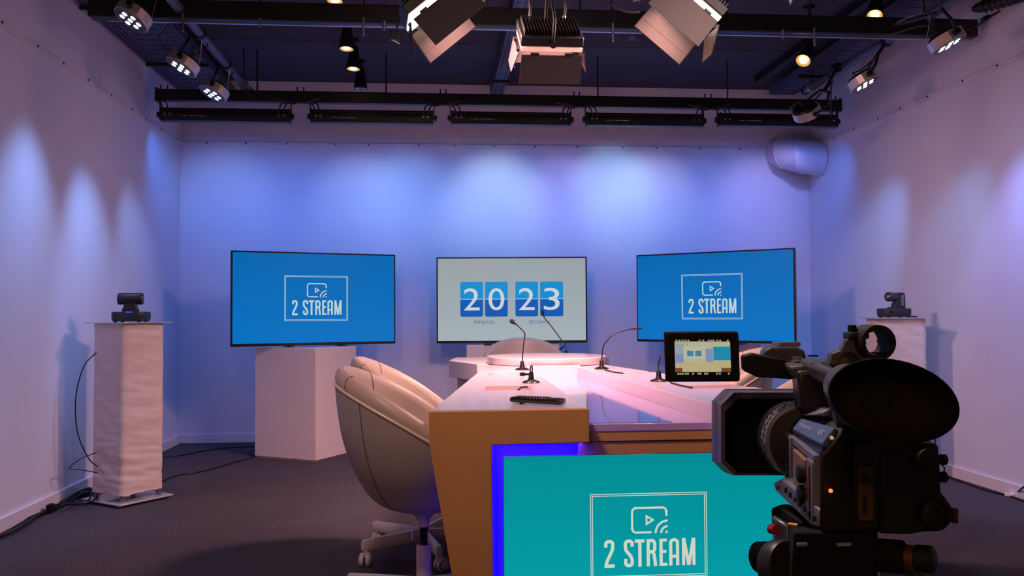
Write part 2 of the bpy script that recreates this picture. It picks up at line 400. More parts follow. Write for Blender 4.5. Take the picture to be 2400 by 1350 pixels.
# ------------------------------------------------------------------ LED battens
M_lens = mat('batten_lens', (22, 24, 34), .2, coat=.5, noise=.1)
M_print = mat('white_print', (170, 170, 180), .6)
names = ['LED batten at the left end of the far beam', 'second LED batten from the left under the far beam', 'LED batten in the middle under the far beam',
         'second LED batten from the right under the far beam', 'LED batten at the right end of the far beam behind the tilted lamp']
for i, (a, b, y) in enumerate(batten_px):
    p0, p1 = PY(a, y, BATY), PY(b, y, BATY); z = p0.z*.5+p1.z*.5
    x0, x1 = p0.x+.035, p1.x-.035; h = .049
    o = thing('led_batten', 'black '+names[i], 'batten', 'LED battens under the far beam')
    sec = [(-.035, -h), (.035, -h), (.04, -h+.012), (.04, h-.018), (.028, h), (-.028, h), (-.04, h-.018), (-.04, -h+.012)]
    MB().prism([(x0, BATY+q, z+w) for q, w in sec], (x1-x0, 0, 0)).build('housing', M_black, o, bevel=.003)
    MB().box2((x0+.03, BATY+.039, z-.02), (x1-.03, BATY+.044, z+.02)).build('lens_strip', M_lens, o)
    MB().box2((x0+.002, BATY-.044, z-h+.002), (x1-.002, BATY-.036, z-h+.012)).build('lower_lip', M_black, o)
    MB().box2((x0+.002, BATY-.044, z+h-.022), (x1-.002, BATY-.036, z+h-.014)).build('upper_lip', M_black, o)
    for e, x in ((-1, x0), (1, x1)):
        MB().box2((x-.006, BATY-.043, z-h-.002), (x+.006, BATY+.043, z+h+.002)).build('end_cap', M_black, o, bevel=.003)
        MB().cyl((x, BATY, z), (x+e*.03, BATY, z), .014, n=12).cyl((x+e*.018, BATY, z), (x+e*.032, BATY, z), .022, n=12).build('knob', M_black, o)
        MB().box2((x+e*.012-.003, BATY-.014, z-.03), (x+e*.012+.003, BATY+.014, zb-.03)).build('bracket', M_black, o)
        for k in (0, 1):
            xx = x-e*(.035+k*.035)
            MB().cyl((xx, BATY-.052, z-.002), (xx, BATY-.04, z-.002), .0095, n=12).build('connector', M_steel, o)
            pp = smooth_path([(xx, BATY-.05, z), (xx+e*.005, BATY-.075, z+.03), (xx+e*.03, BATY-.06, z+.085), (x+e*.05, BATY-.02, z+.105)], 6)
            MB().tube(pp, .005, 6).build('connector_cable', M_cable, o, smooth=True)
    t = MB()
    for k, w in enumerate((.01, .02, .006, .024, .012, .03, .016)):
        t.box((x0+.15+k*.027, BATY-.0405, z-.012), (w, .001, .005))
    t.build('print_mark', M_print, o)
    settle(o)
# cable bundles tied on the far beam above each joint
for j, px in enumerate((703, 1035, 1353, 1662)):
    p = PY(px, 262, 6.56)
    m = MB()
    for k in range(3):
        m.tube(smooth_path([(p.x-.12-.02*k, 6.54, zb-.035), (p.x-.05, 6.53, zb-.055-.01*k), (p.x, 6.53, zb-.065), (p.x+.06, 6.53, zb-.05-.008*k), (p.x+.12+.015*k, 6.54, zb-.03)], 5), .007, 6)
    tag(m.build('cable_bundle', M_cable, smooth=True), ['cable bundle tied under the far beam left of centre above the left screen', 'cable bundle under the far beam above the gap left of the middle batten',
        'cable bundle under the far beam above the gap right of the middle batten', 'cable bundle under the far beam near the right screen'][j], 'cable', 'cable bundles on the far beam')
# ------------------------------------------------------------------ PAR lamps
M_led = mat('led_lens', (235, 245, 250), .2, emit=2.2)
M_ledoff = mat('led_lens_unlit', (150, 170, 190), .2)
M_face = mat('par_face', (40, 52, 66), .35, noise=.1)
def par(px, py, zc, n, clamp, label, lit=True, spots=()):
    o = thing('par_lamp', label, 'lamp', 'flat silver LED lamps on the side pipes')
    c = P(px, py, zc); n = V(n).normalized(); r = .098
    q = n.to_track_quat('-Z', 'Y').to_matrix()
    X, Y, Z = (q @ V((1, 0, 0)), q @ V((0, 1, 0)), q @ V((0, 0, 1)))
    def rg(h, rr, k=16, ph=math.pi/8): return [c+Z*h+(X*math.cos(2*math.pi*i/k+ph)+Y*math.sin(2*math.pi*i/k+ph))*rr for i in range(k)]
    MB().loft([rg(-.03, r*.98), rg(-.026, r), rg(.026, r), rg(.03, r*.96)]).build('body', mat('par_shell', (196, 182, 178), .36, metal=.55, noise=.08, nscale=25), o)
    MB().loft([rg(.03, r*.9), rg(.045, r*.8), rg(.05, r*.3)]).build('back_cover', M_black, o)
    f = MB().loft([rg(-.031, r*.93, 28), rg(-.029, r*.93, 28)]).build('face_plate', M_face, o)
    for k in range(7):
        a = k*math.pi/3; rr = 0 if k == 6 else .048
        cc_ = c-Z*.0335+(X*math.cos(a)+Y*math.sin(a))*rr
        MB().cyl(cc_, cc_+Z*.003, .0145, n=14).build('led', M_led if lit else M_ledoff, f)
    ax = X if abs(X.y) < abs(Y.y) else Y
    ax = V((0, 1, 0)).cross(n).normalized() if abs(n.y) < .9 else X
    ax = n.cross(ax).normalized()       # pivot axis, about along the room
    up = (V((0, 0, 1))).normalized()
    for s_ in (-1, 1):
        piv = c+ax*s_*(r+.012)
        MB().cyl(c+ax*s_*r*.92, piv+ax*s_*.014, .017, n=14).build('pivot_knob', M_black, o)
        MB().tube([piv, piv+up*.06+V((clamp[0]-c.x, 0, 0))*.25, c+ax*s_*.05+up*.15+V((clamp[0]-c.x, 0, 0))*.5], .009, 6).build('yoke_arm', M_black, o)
    yt = c+up*.15+V((clamp[0]-c.x, 0, 0))*.5
    MB().tube([yt-ax*.055, yt+ax*.055], .009, 6).build('yoke_bar', M_black, o)
    MB().tube([yt, V(clamp)], .011, 8).cyl(V(clamp)-V((0, .02, 0)), V(clamp)+V((0, .02, 0)), .036, n=14).build('clamp', M_black, o)
    sgn = -1 if n.x > 0 else 1
    cb = smooth_path([c+Z*.045, c+Z*.09+ax*.05, yt+V((.05*sgn, .06, -.05)), V(clamp)+V((0.02, .1, -.03))], 6)
    MB().tube(cb, .0045, 6).build('power_cable', M_cable, o, smooth=True)
    w = smooth_path([c+Z*.03+ax*.07, c+Z*.05+ax*.1+V((.04*sgn, 0, -.03)), yt+V((.06*sgn, 0, .0)), V(clamp)+V((0, .03, .0))], 6)
    MB().tube(w, .002, 5).build('safety_wire', M_steel, o, smooth=True)
    settle(o)
    for (tp, e, col, ang) in spots:
        lamp('par_light', 'SPOT', c+n*.045, tp, e, col, spot_size=math.radians(ang*1.3), spot_blend=1.0, shadow_soft_size=.05)
WL = lambda px, py: PX(px, py, XL)
WR = lambda px, py: PX(px, py, XR)
par(313, 38, 4.75, (-.42, -.28, -.86), (P(313, 38, 4.75).x+.16, 4.99, zf), 'silver seven-LED lamp on the left end of the near beam', spots=[(WL(45, 860), 100, (.26, .46, 1), 42)])
par(430, 150, 5.3, (-.45, -.2, -.86), (PLX, P(430, 150, 5.3).y, PLZ), 'silver seven-LED lamp halfway along the left pipe', spots=[(WL(214, 740), 95, (.26, .46, 1), 40)])
par(503, 213, 5.95, (-.4, -.25, -.88), (PLX, P(503, 213, 5.95).y, PLZ), 'silver seven-LED lamp at the far end of the left pipe', spots=[(WL(325, 680), 55, (.22, .42, .95), 36), (WL(381, 400), 10, (.05, .42, 1), 20)])
par(2218, 95, 4.8, (.42, -.16, -.88), (P(2218, 95, 4.8).x-.1, 4.99, zf), 'silver lit LED lamp hanging at the right end of the near beam', spots=[(WR(2390, 760), 95, (.3, .36, 1), 42), (WR(2150, 760), 70, (.22, .5, 1), 34)])
par(2022, 190, 5.7, (.42, -.2, -.88), (PRX, P(2022, 190, 5.7).y, PRZ), 'silver lit LED lamp hanging halfway along the right pipe', spots=[(WR(2012, 680), 95, (.18, .45, 1), 32)])
par(1890, 262, 6.2, (.5, .45, -.74), (PRX-.05, P(1890, 262, 6.2).y+.1, PRZ), 'silver LED lamp tilted away in front of the rightmost batten', lit=False, spots=[(WR(1957, 420), 12, (.08, .36, 1), 22)])
# ------------------------------------------------------------------ small ceiling spotlights
M_bulb = mat('bulb_warm', (200, 160, 90), .3, emit=.55)
M_bulb2 = mat('bulb_core', (255, 244, 200), .3, emit=6)
M_bulbr = mat('reflector', (200, 180, 150), .25, metal=.6)
def spot(px, py, zc, n, label, lit=True, sz=1.0):
    o = thing('ceiling_spotlight', label, 'spotlight', 'small black ceiling spotlights')
    c = P(px, py, zc); n = V(n).normalized()            # c is the centre of the opening
    MB().lathe([(.052*sz, 0), (.053*sz, -.004), (.046*sz, -.05), (.034*sz, -.13), (.03*sz, -.17), (.0, -.172)], c, n, 24, caps=False).lathe([(.052*sz, 0), (.046*sz, -.002)], c, n, 24, caps=False).build('shade', M_black, o, smooth=True)
    MB().lathe([(.046*sz, -.003), (.025*sz, -.016), (.0, -.017)], c, n, 24, caps=False).build('reflector', M_bulbr if not lit else M_bulb, o, smooth=True)
    MB().lathe([(.024*sz, -.004), (.02*sz, -.014)], c, n, 16).build('bulb', M_bulb2 if lit else M_bulbr, o)
    top = c-n*.15*sz
    MB().cyl(top, (top.x, top.y, ZC_-.01), .009, n=8).cyl((top.x, top.y, ZC_-.025), (top.x, top.y, ZC_), .035, n=16).build('stem', M_black, o)
    settle(o)
    if lit: lamp('spot_light', 'SPOT', c+n*.01, c+n, 3, (1, .75, .45), spot_size=1.2, spot_blend=1, shadow_soft_size=.03)
spot(812, 116, 5.85, (-.03, -.08, -1), 'nearest lit black spotlight of the three in line left of the left panel light')
spot(828, 163, 6.3, (-.03, -.08, -1), 'middle spotlight of the three in line, glowing yellow')
spot(845, 208, 6.85, (0, .05, -1), 'unlit farthest spotlight of the three in line above the left screen', lit=False)
spot(785, 4, 5.25, (-.03, -.1, -1), 'yellow spotlight cut by the top edge of the picture left of centre')
spot(2050, 38, 5.3, (-.3, -.45, -.8), 'lit black spotlight directly above the near beam at upper right')
spot(1882, 143, 5.6, (-.5, -.45, -.75), 'lit black spotlight tilted left below the near beam at upper right')
# small clamp, detector, hanging connector
p = P(925, 84, 4.85)
o = thing('mini_clamp', 'small black clamp hanging under the near beam beside the left panel light', 'clamp')
MB().box(p, (.05, .035, .05)).build('clamp_body', M_black, o, bevel=.004)
MB().cyl(p+V((.01, 0, .02)), (p.x+.01, 4.97, zf-.05), .006, n=8).build('clamp_rod', M_steel, o)
MB().box(p+V((.005, -.01, -.035)), (.05, .004, .008), Matrix.Rotation(.5, 3, 'Y')).build('clamp_blade', M_steel, o)
settle(o)
p = PZ(1482, 82, 3.02)
o = thing('smoke_detector', 'small grey cylinder fixed to the ceiling left of the right panel light', 'detector')
MB().cyl(p+V((0, 0, -.02)), (p.x, p.y, ZC_), .03, n=20).build('detector_body', M_grey, o, smooth=True)
MB().cyl(p+V((0, 0, -.035)), p+V((0, 0, -.02)), .022, .03, n=20).build('detector_nose', M_grey, o, smooth=True)
settle(o)
p = P(2325, 12, 4.6); p2 = P(2268, 75, 4.8)
o = thing('cable_connector', 'ribbed black cable connector hanging at the top right corner', 'connector')
MB().lathe([(.015, 0), (.028, .03), (.032, .07), (.03, .1), (.036, .14), (.036, .24), (.028, .3)], P(2280, 22, 4.7), (P(2400, -12, 4.5)-P(2280, 22, 4.7)), 16).build('connector_shell', M_black, o, smooth=True)
for k in range(5):
    MB().lathe([(.036, 0), (.04, .004), (.036, .008)], P(2280, 22, 4.7)+(P(2400, -12, 4.5)-P(2280, 22, 4.7)).normalized()*(.06+.03*k), (P(2400, -12, 4.5)-P(2280, 22, 4.7)), 16).build('ridge', M_black, o)
MB().tube(smooth_path([P(2345, 25, 4.7), P(2312, 45, 4.75), P(2290, 60, 4.8), P(2255, 72, 4.85)], 6), .006, 6).build('lead', M_cable, o, smooth=True)
MB().cyl(P(2310, 44, 4.75)-V((.02, 0, .01)), P(2310, 44, 4.75)+V((.02, 0, .012)), .014, n=10).build('ferrite', M_black, o)
settle(o)
# loose cables around pipes
for (pts, lab) in (([P(398, 55, 5.0), P(385, 72, 5.1), P(373, 90, 5.2), P(385, 112, 5.3), P(420, 122, 5.35)], 'thin black cable looping off the left pipe above the middle left lamp'),
                   ([P(1935, 175, 6.2), P(1950, 190, 6.2), P(1948, 210, 6.3), P(1946, 262, 6.4), P(1945, 285, 6.4)], 'thin black cable dropping from the right pipe end to the rightmost batten'),
                   ([P(1385, -20, 4.4), P(1420, 5, 4.4), P(1465, 27, 4.4), P(1500, 28, 4.4)], 'black cable curving to the right panel light at the top of the picture')):
    tag(MB().tube(smooth_path(pts), .006, 6).build('cable', M_cable, smooth=True), lab, 'cable')
# ------------------------------------------------------------------ LED panel lights with barn doors
M_doorout = mat('door_outer', (44, 35, 35), .7, noise=.05)
M_doorin = mat('door_inner', (84, 74, 72), .5, noise=.03)
M_seam = mat('door_crease', (120, 80, 76), .7)
M_glow = mat('panel_glow', (255, 236, 210), .4, emit=5)
def panel(key, label, near_up, doorlen=.18, flare=.28, hook=None, w=.31):
    c, n = KEY[key]; n = n.normalized()
    o = thing('panel_light', label, 'studio light', 'warm LED panel lights with barn doors')
    v = V((0, 1, 0)); v = (v-n*v.dot(n)).normalized(); u = v.cross(n).normalized()
    R = Matrix((u, v, -n)).transposed()
    h = w/2
    MB().box(c-n*.035, (w, w, .05), R).build('housing', M_black, o, bevel=.006)
    fins = MB()
    for k in range(18): fins.box(c-n*.072+u*(-h+.02+k*(w-.04)/17), (.005, w*.85, .028), R)
    fins.build('heat_sink', M_black, o)
    MB().box(c+n*.003, (w-.006, w-.006, .018), R).build('diffuser', M_glow if key != 'mid' else mat('panel_glow_soft', (255, 180, 165), .4, emit=.75), o)
    for (e, ax, t) in ((-1, v, u), (1, v, u), (-1, u, v), (1, u, v)):
        hinge = c+ax*e*(h+.008)+n*.018
        d = (n*math.cos(flare if ax is v else flare+.25)+ax*e*math.sin(flare if ax is v else flare+.25)).normalized()
        nn = d.cross(t).normalized()
        if nn.dot(c+n*.1-hinge) < 0: nn = -nn        # inward normal
        L = doorlen*(1.0 if ax is v else .8); a = h-.004; b = h+(.0 if ax is v else -.06)
        q = [hinge-t*a, hinge+t*a, hinge+d*L+t*b, hinge+d*L-t*b]
        MB().prism([p+d*.008 for p in q[:2]]+q[2:], nn*-.002).build('barn_door', M_doorout, o)
        inn = MB().prism([p+d*.01+t*s_*-.004 for p, s_ in zip(q[:2], (-1, 1))]+[p-d*.004+t*s_*-.004 for p, s_ in zip(q[2:], (1, -1))], nn*.0015).build('door_liner', M_doorin, o)
        inn.location = nn*.0008
        cr = MB()
        for f in (.33, .66): cr.prism([hinge+d*L*f-t*(a-.01), hinge+d*L*f+t*(a-.01), hinge+d*(L*f+.0015)+t*(a-.01), hinge+d*(L*f+.0015)-t*(a-.01)], nn*.0005)
        for f in (-.5, 0, .5): cr.prism([hinge+d*.012+t*a*f, hinge+d*.012+t*(a*f+.0015), hinge+d*(L-.01)+t*(a*f+.0015), hinge+d*(L-.01)+t*a*f], nn*.0005)
        ob = cr.build('crease', M_seam, o); ob.location = nn*.0028
        for f in (-.55, .55):
            MB().box(hinge+t*h*f+d*.004, (.04, .012, .012), Matrix((t, ax, t.cross(ax))).transposed()).build('hinge', M_black, o)
    # yoke to the ceiling
    for s_ in (-1, 1):
        MB().tube([c-n*.03+v*s_*(h+.02), c-n*.03+v*s_*(h+.02)-n*.12, c-n*.2+v*s_*.02], .008, 6).build('yoke_arm', M_black, o)
        MB().cyl(c-n*.03+v*s_*(h-.01), c-n*.03+v*s_*(h+.035), .016, n=12).build('yoke_knob', M_black, o)
    t = c-n*.2
    MB().tube([t, V((t.x, t.y, max(t.z+.02, ZC_-.08))), (t.x, t.y, ZC_)], .012, 8).build('hanging_stem', M_black, o)
    return settle(o)
panel('left', 'warm panel light left of centre at the top, tilted down to the right', 1)
panel('right', 'warm panel light right of centre at the top, tilted down to the left', 1)
o = panel('mid', 'middle panel light facing away, its door a flat brown rectangle', 1, doorlen=.15, flare=-.02, w=.30)
for px in (1240, 1322):
    a = P(px, 52, 4.35); m = MB()
    w = thing('safety_cable', 'silver-tipped cable above the %s side of the middle panel light' % ('left' if px == 1240 else 'right'), 'cable')
    MB().tube([a, P(px+3, 20, 4.35), P(px-3, -40, 4.35)], .007, 8).build('cable_run', M_cable, w, smooth=True)
    MB().cyl(a+V((0, 0, -.03)), a+V((0, 0, .03)), .011, n=10).build('metal_tip', M_steel, w); settle(w)
# one more panel, above the frame: the tip of its door reaches into the picture
o = thing('panel_light', 'panel light above the picture with only a pink door tip showing', 'studio light', 'warm LED panel lights with barn doors')
tip = TIP.copy()
MB().prism([tip, tip+V((.16, 0, .32)), tip+V((-.08, 0, .3))], (0, .003, 0)).build('barn_door', M_doorin, o)
MB().box(tip+V((.04, .1, .36)), (.3, .3, .06)).build('housing', M_black, o, bevel=.006)
MB().cyl(tip+V((.04, .1, .38)), (tip.x+.04, tip.y+.1, ZC_), .012, n=8).build('hanging_stem', M_black, o)
settle(o)
# ------------------------------------------------------------------ desk
TZ, TH = .75, .105
Yn = 2.86
def pz(px, py, z=TZ): return PZ(px, py, z)
LA, LB = pz(1005, 966), pz(1379.5, 960)            # near corners of left wing
LC, LD = pz(1233, 855.5), pz(1141, 855.5)          # far corners inner/outer
M_front = mat('warm_tinted_front', (205, 150, 92), .5, noise=.03, nscale=8)  # tan carries the brown cast of warm light from behind the camera
desk = thing('studio_desk', 'white V-shaped studio desk with front tinted for warm light and glossy lowered centre', 'desk')
def slab(name, quad, holes, m, parent, z1, th, hd=.05):
    """quad: near-outer, near-inner, far-inner, far-outer; holes: (v0,v1,u0,u1)"""
    A, B, Cc, D = quad
    S = lambda u, v: (A.lerp(B, u)).lerp(D.lerp(Cc, u), v)
    us = sorted({0, 1, *[h[2] for h in holes], *[h[3] for h in holes]}); vs_ = sorted({0, 1, *[h[0] for h in holes], *[h[1] for h in holes]})
    mb = MB()
    at = lambda u, v, z: V((S(u, v).x, S(u, v).y, z))
    for i in range(len(us)-1):
        for j in range(len(vs_)-1):
            u0, u1, v0, v1 = us[i], us[i+1], vs_[j], vs_[j+1]
            hole = any(h[2] <= u0 < h[3] and h[0] <= v0 < h[1] for h in holes)
            q = [(u0, v0), (u1, v0), (u1, v1), (u0, v1)]
            z = z1-hd if hole else z1
            mb.add([at(u, v, z) for u, v in q], [(0, 1, 2, 3)])
            mb.add([at(u, v, z1-th) for u, v in q], [(0, 3, 2, 1)])
            if hole:
                for (e, n_, di, dj) in (((u0, v0), (u1, v0), 0, -1), ((u1, v0), (u1, v1), 1, 0), ((u1, v1), (u0, v1), 0, 1), ((u0, v1), (u0, v0), -1, 0)):
                    mb.add([at(*e, z1), at(*n_, z1), at(*n_, z1-hd), at(*e, z1-hd)], [(0, 1, 2, 3)])
    for ax in range(2):
        arr = us if ax == 0 else vs_
        for k in range(len(arr)-1):
            for e in (0, 1):
                p, q = ((arr[k], e), (arr[k+1], e)) if ax == 0 else ((e, arr[k]), (e, arr[k+1]))
                f = [at(*p, z1-th), at(*q, z1-th), at(*q, z1), at(*p, z1)]
                if (ax == 0) == (e == 1): f = f[::-1]
                mb.add(f, [(0, 1, 2, 3)])
    me = mb.build(name, m, parent, recalc=False)
    bm = bmesh.new(); bm.from_mesh(me.data); bmesh.ops.remove_doubles(bm, verts=bm.verts, dist=1e-5); bm.to_mesh(me.data); bm.free()
    b = me.modifiers.new('bevel', 'BEVEL'); b.width = .004; b.segments = 3; b.limit_method = 'ANGLE'; b.angle_limit = math.radians(35)
    return me
def uv_of(quad, px, py):
    p = pz(px, py); A, B, Cc, D = quad; best = None
    for i in range(101):
        for j in range(101):
            u, v = i/100, j/100; s = (A.lerp(B, u)).lerp(D.lerp(Cc, u), v); d = (s.xy-p.xy).length
            if best is None or d < best[0]: best = (d, u, v)
    return best[1], best[2]
lq = (LA, LB, LC, LD)
def hole(quad, x0, y0, x1, y1):
    u0, v0 = uv_of(quad, x0, y0); u1, v1 = uv_of(quad, x1, y1); return (min(v0, v1), max(v0, v1), min(u0, u1), max(u0, u1))
lholes = [hole(lq, 1132, 915, 1240, 903), hole(lq, 1143, 880, 1226, 871)]
slab('left_top', lq, lholes, M_gloss, desk, TZ, TH)
RA, RB = V((.965, Yn, TZ)), V((1.50, Yn, TZ))
RCc, RD = pz(1410, 853.5), pz(1350, 859)
rq = (RA, RB, RCc, RD)
def rh(x0, y0, x1, y1):
    return hole(rq, x0, y0, x1, y1)
rholes = [rh(1455, 876, 1520, 870), rh(1620, 911, 1720, 899)]
slab('right_top', rq, rholes, M_gloss, desk, TZ, TH)
# lowered centre deck
DZ = .69; Yd = 2.97
wl0 = LB.lerp(LC, (Yd-LB.y)/(LC.y-LB.y)); wr0 = RA.lerp(RD, (Yd-RA.y)/(RD.y-RA.y))
dq = [V((wl0.x-.02, Yd, DZ)), V((wr0.x+.02, Yd, DZ)), V((RD.x+.02, 5.2, DZ)), V((LC.x-.02, 5.2, DZ))]
M_deck = mat('gloss_deck', (198, 166, 226), .16, coat=.8, noise=.01)  # the wall's violet reflection is put into this lavender base colour
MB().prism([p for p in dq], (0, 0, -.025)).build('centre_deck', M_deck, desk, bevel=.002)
i0, i1 = PZ(1389, 916, DZ), PZ(1322, 921, DZ)
i2 = PZ(1584, 993, DZ)
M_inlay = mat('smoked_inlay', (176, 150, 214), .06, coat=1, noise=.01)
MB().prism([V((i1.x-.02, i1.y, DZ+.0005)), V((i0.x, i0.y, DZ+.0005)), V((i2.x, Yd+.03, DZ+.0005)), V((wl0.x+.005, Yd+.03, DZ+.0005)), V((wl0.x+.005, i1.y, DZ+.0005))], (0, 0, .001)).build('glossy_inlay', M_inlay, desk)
# centre fascia: two recessed bands
FZ = DZ-.025
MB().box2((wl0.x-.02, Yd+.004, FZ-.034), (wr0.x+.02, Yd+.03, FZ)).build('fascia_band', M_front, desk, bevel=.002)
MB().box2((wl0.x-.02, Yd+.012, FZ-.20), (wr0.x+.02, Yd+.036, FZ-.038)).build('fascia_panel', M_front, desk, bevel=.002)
# back of the well
MB().box2((LC.x-.02, 5.18, .66), (RD.x+.02, 5.22, TZ+.01)).build('well_back', M_gloss, desk)
# left front frame: band plus tapering leg, in front of the slab
def fpt(px, py): return PY(px, py, LA.y)
fy = LA.y-.004
poly = [(1004.5, 964), (1380, 958), (1380, 1036), (1152, 1042), (1155, 1350), (1157, 1498), (1088, 1500), (1060, 1350), (1006, 1040)]
pp = [PY(x, y, fy) for x, y in poly]
for q in pp[-5:-2]: pass
pp[5].z = .0; pp[6].z = .0
M_leg = M_front
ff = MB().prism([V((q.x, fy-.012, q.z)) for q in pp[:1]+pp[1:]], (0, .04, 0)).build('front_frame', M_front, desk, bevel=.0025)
# mirrored frame on the right, behind the camcorder
cxm = (LB.x+RA.x)/2+.0
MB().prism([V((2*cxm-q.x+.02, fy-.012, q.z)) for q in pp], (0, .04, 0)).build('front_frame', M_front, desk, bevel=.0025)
# side aprons and far supports
def apron(a, b, z0, z1, t=.02):
    d = (b-a); d.z = 0; n = V((-d.y, d.x, 0)).normalized()*t
    return MB().prism([V((a.x, a.y, z0)), V((b.x, b.y, z0)), V((b.x, b.y, z1)), V((a.x, a.y, z1))], n)
ins = lambda p, dx: V((p.x+dx, p.y+(.22 if p.y < 4 else -.04), 0))
apron(ins(LB, -.03), ins(LC, -.02), 0, TZ-TH).build('inner_panel', M_white, desk)
apron(ins(RA, .05), ins(RD, .04), 0, TZ-TH).build('inner_panel', M_white, desk)
# LED recess behind the floor screen
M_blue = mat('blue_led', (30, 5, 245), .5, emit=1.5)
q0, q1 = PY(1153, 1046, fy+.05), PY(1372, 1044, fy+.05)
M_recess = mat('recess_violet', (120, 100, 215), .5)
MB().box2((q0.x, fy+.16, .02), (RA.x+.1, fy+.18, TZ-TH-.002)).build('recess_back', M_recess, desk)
lx = PY(1157, 1100, fy+.03).x
MB().box2((lx, fy+.03, .02), (lx+.006, fy+.15, TZ-TH-.02)).build('led_strip', M_blue, desk)
MB().box2((lx, fy+.03, TZ-TH-.012), (LB.x-.03, fy+.15, TZ-TH-.004)).build('led_strip', M_blue, desk)
lamp('desk_led', 'AREA', (lx+.02, fy+.08, .35), (lx+.5, fy+.12, .35), 2.2, (.04, .01, 1), shape='RECTANGLE', size=.06, size_y=.6)
lamp('desk_led', 'AREA', (lx+.16, fy+.08, TZ-TH-.02), (lx+.16, fy+.1, 0), 1.4, (.04, .01, 1), shape='RECTANGLE', size=.3, size_y=.06)
# support block behind the desk (far table), with disc
settle(desk)
ft = thing('far_table', 'low white far table slab behind the round table, its left end showing', 'table')
a0, a1 = PZ(1052, 838, .752), PZ(1052, 845, .752); zt = .752
b0 = PZ(1427, 837, .752)
MB().prism([V((a1.x, a1.y, zt)), V((.25, 5.56, zt)), V((1.0, 5.56, zt)), V((b0.x, b0.y, zt)), V((1.0, 6.45, zt)), V((a0.x+.05, a0.y, zt))], (0, 0, -.11)).build('table_slab', M_white, ft, bevel=.003)
MB().prism([(a1.x+.06, a1.y+.05, 0), (a1.x+.25, a1.y-.02, 0), (a1.x+.25, a1.y+.1, 0), (a1.x+.06, a1.y+.14, 0)], (0, 0, zt-.11)).build('table_leg', M_white, ft)
MB().box2((.9, 5.62, 0), (1.0, 5.9, zt-.11)).build('table_leg', M_white, ft)
settle(ft)
dcx = PY(1281, 838, 5.62)
rt = thing('round_table', 'round white table top where the two desk wings meet', 'table')
DR = .385
MB().lathe([(DR-.004, -.045), (DR, -.04), (DR, -.004), (DR-.004, 0)], (dcx.x, 5.62, .798), (0, 0, 1), 64).build('table_top', M_gloss, rt, smooth=True)
MB().cyl((dcx.x, 5.62, zt+.0005), (dcx.x, 5.62, .755), .2, n=32).build('table_column', M_white, rt, smooth=True)
settle(rt)
# ------------------------------------------------------------------ microphones
M_mic = mat('mic_black', (20, 18, 22), .35, coat=.2)
M_foam = mat('mic_foam', (26, 26, 28), .95, noise=.3, nscale=300, bump=.5)
def mic(base, pts, label, headr=.0125, headlen=.045, zbase=TZ, holder=True, z_c=None):
    b = PZ(base[0], base[1], zbase); o = thing('gooseneck_microphone', label, 'microphone', 'gooseneck microphones on the desk')
    MB().lathe([(.040, 0), (.041, .003), (.036, .008), (.016, .014), (.013, .02), (.011, .045), (.0085, .05)], b, (0, 0, 1), 28).build('base', M_mic, o, smooth=True)
    zc = (b-V((0, 0, CAMZ))).dot(ray(1200, 675)) if z_c is None else z_c
    P3 = [b+V((0, 0, .045))]+[P(x, y, zc+dz) for x, y, dz in pts]
    sp = smooth_path(P3[:-1], 6)
    MB().tube(sp, .0036, 8).build('gooseneck', M_mic, o, smooth=True)
    h0, h1 = P3[-2], P3[-1]; d = h1-h0; L = d.length
    MB().lathe([(.0036, 0), (.005, L*.3), (headr*.6, L*.45), (headr, L*.62), (headr, L*.85), (headr*.7, L*.97), (0.001, L)], h0, d, 16).build('head', M_foam, o, smooth=True)
    return settle(o)
mic((1224, 867), [(1227, 810, 0), (1230, 783, 0), (1222, 772, 0), (1213, 763, 0), (1196, 750, -.02)], 'desk microphone bent left in front of the timer screen', .0125)
mic((1245, 897), [(1247, 870, 0), (1247, 858, 0), (1243, 861, -.02), (1243, 877, -.04), (1218, 877, -.05)], 'desk microphone folded down onto itself nearest the remote control', .009)
mic((1410, 865), [(1411, 835, 0), (1416, 808, 0), (1440, 783, 0), (1478, 771, 0), (1505, 769, 0)], 'desk microphone arching right at the start of the right desk wing', .007)
mic((1544, 894), [(1543, 860, 0), (1547, 840, 0), (1560, 827, 0), (1590, 812, 0), (1612, 806, .0)], 'desk microphone half hidden behind the flip-out camcorder display', .008)
# one on the round table, behind
o = mic((1327, 838), [(1326, 812, 0), (1318, 800, 0), (1296, 770, 0), (1276, 745, 0), (1270, 727, 0)], 'tall microphone on the round table leaning left across the timer digits', .011, zbase=.752, z_c=6.2)
# pocket cable remnants
for (pts, lab) in (([pz(1208, 914)+V((0, 0, -.01)), pz(1222, 910)+V((0, 0, .004)), pz(1236, 907)+V((0, 0, .0))], 'short black plug lead lying in the nearer left desk pocket'),
                   ([pz(1418, 869)+V((0, 0, .004)), pz(1440, 874)+V((0, 0, .004)), pz(1460, 876.5)+V((0, 0, .004))], 'short dark lead beside the arching microphone on the right wing'),
                   ([pz(1572, 899)+V((0, 0, .004)), pz(1596, 906)+V((0, 0, .004)), pz(1622, 911)+V((0, 0, .004))], 'dark lead from the half hidden microphone to the right desk pocket')):
    settle(tag(MB().tube(pts, .004, 6).build('microphone_lead', M_cable), lab, 'cable'))
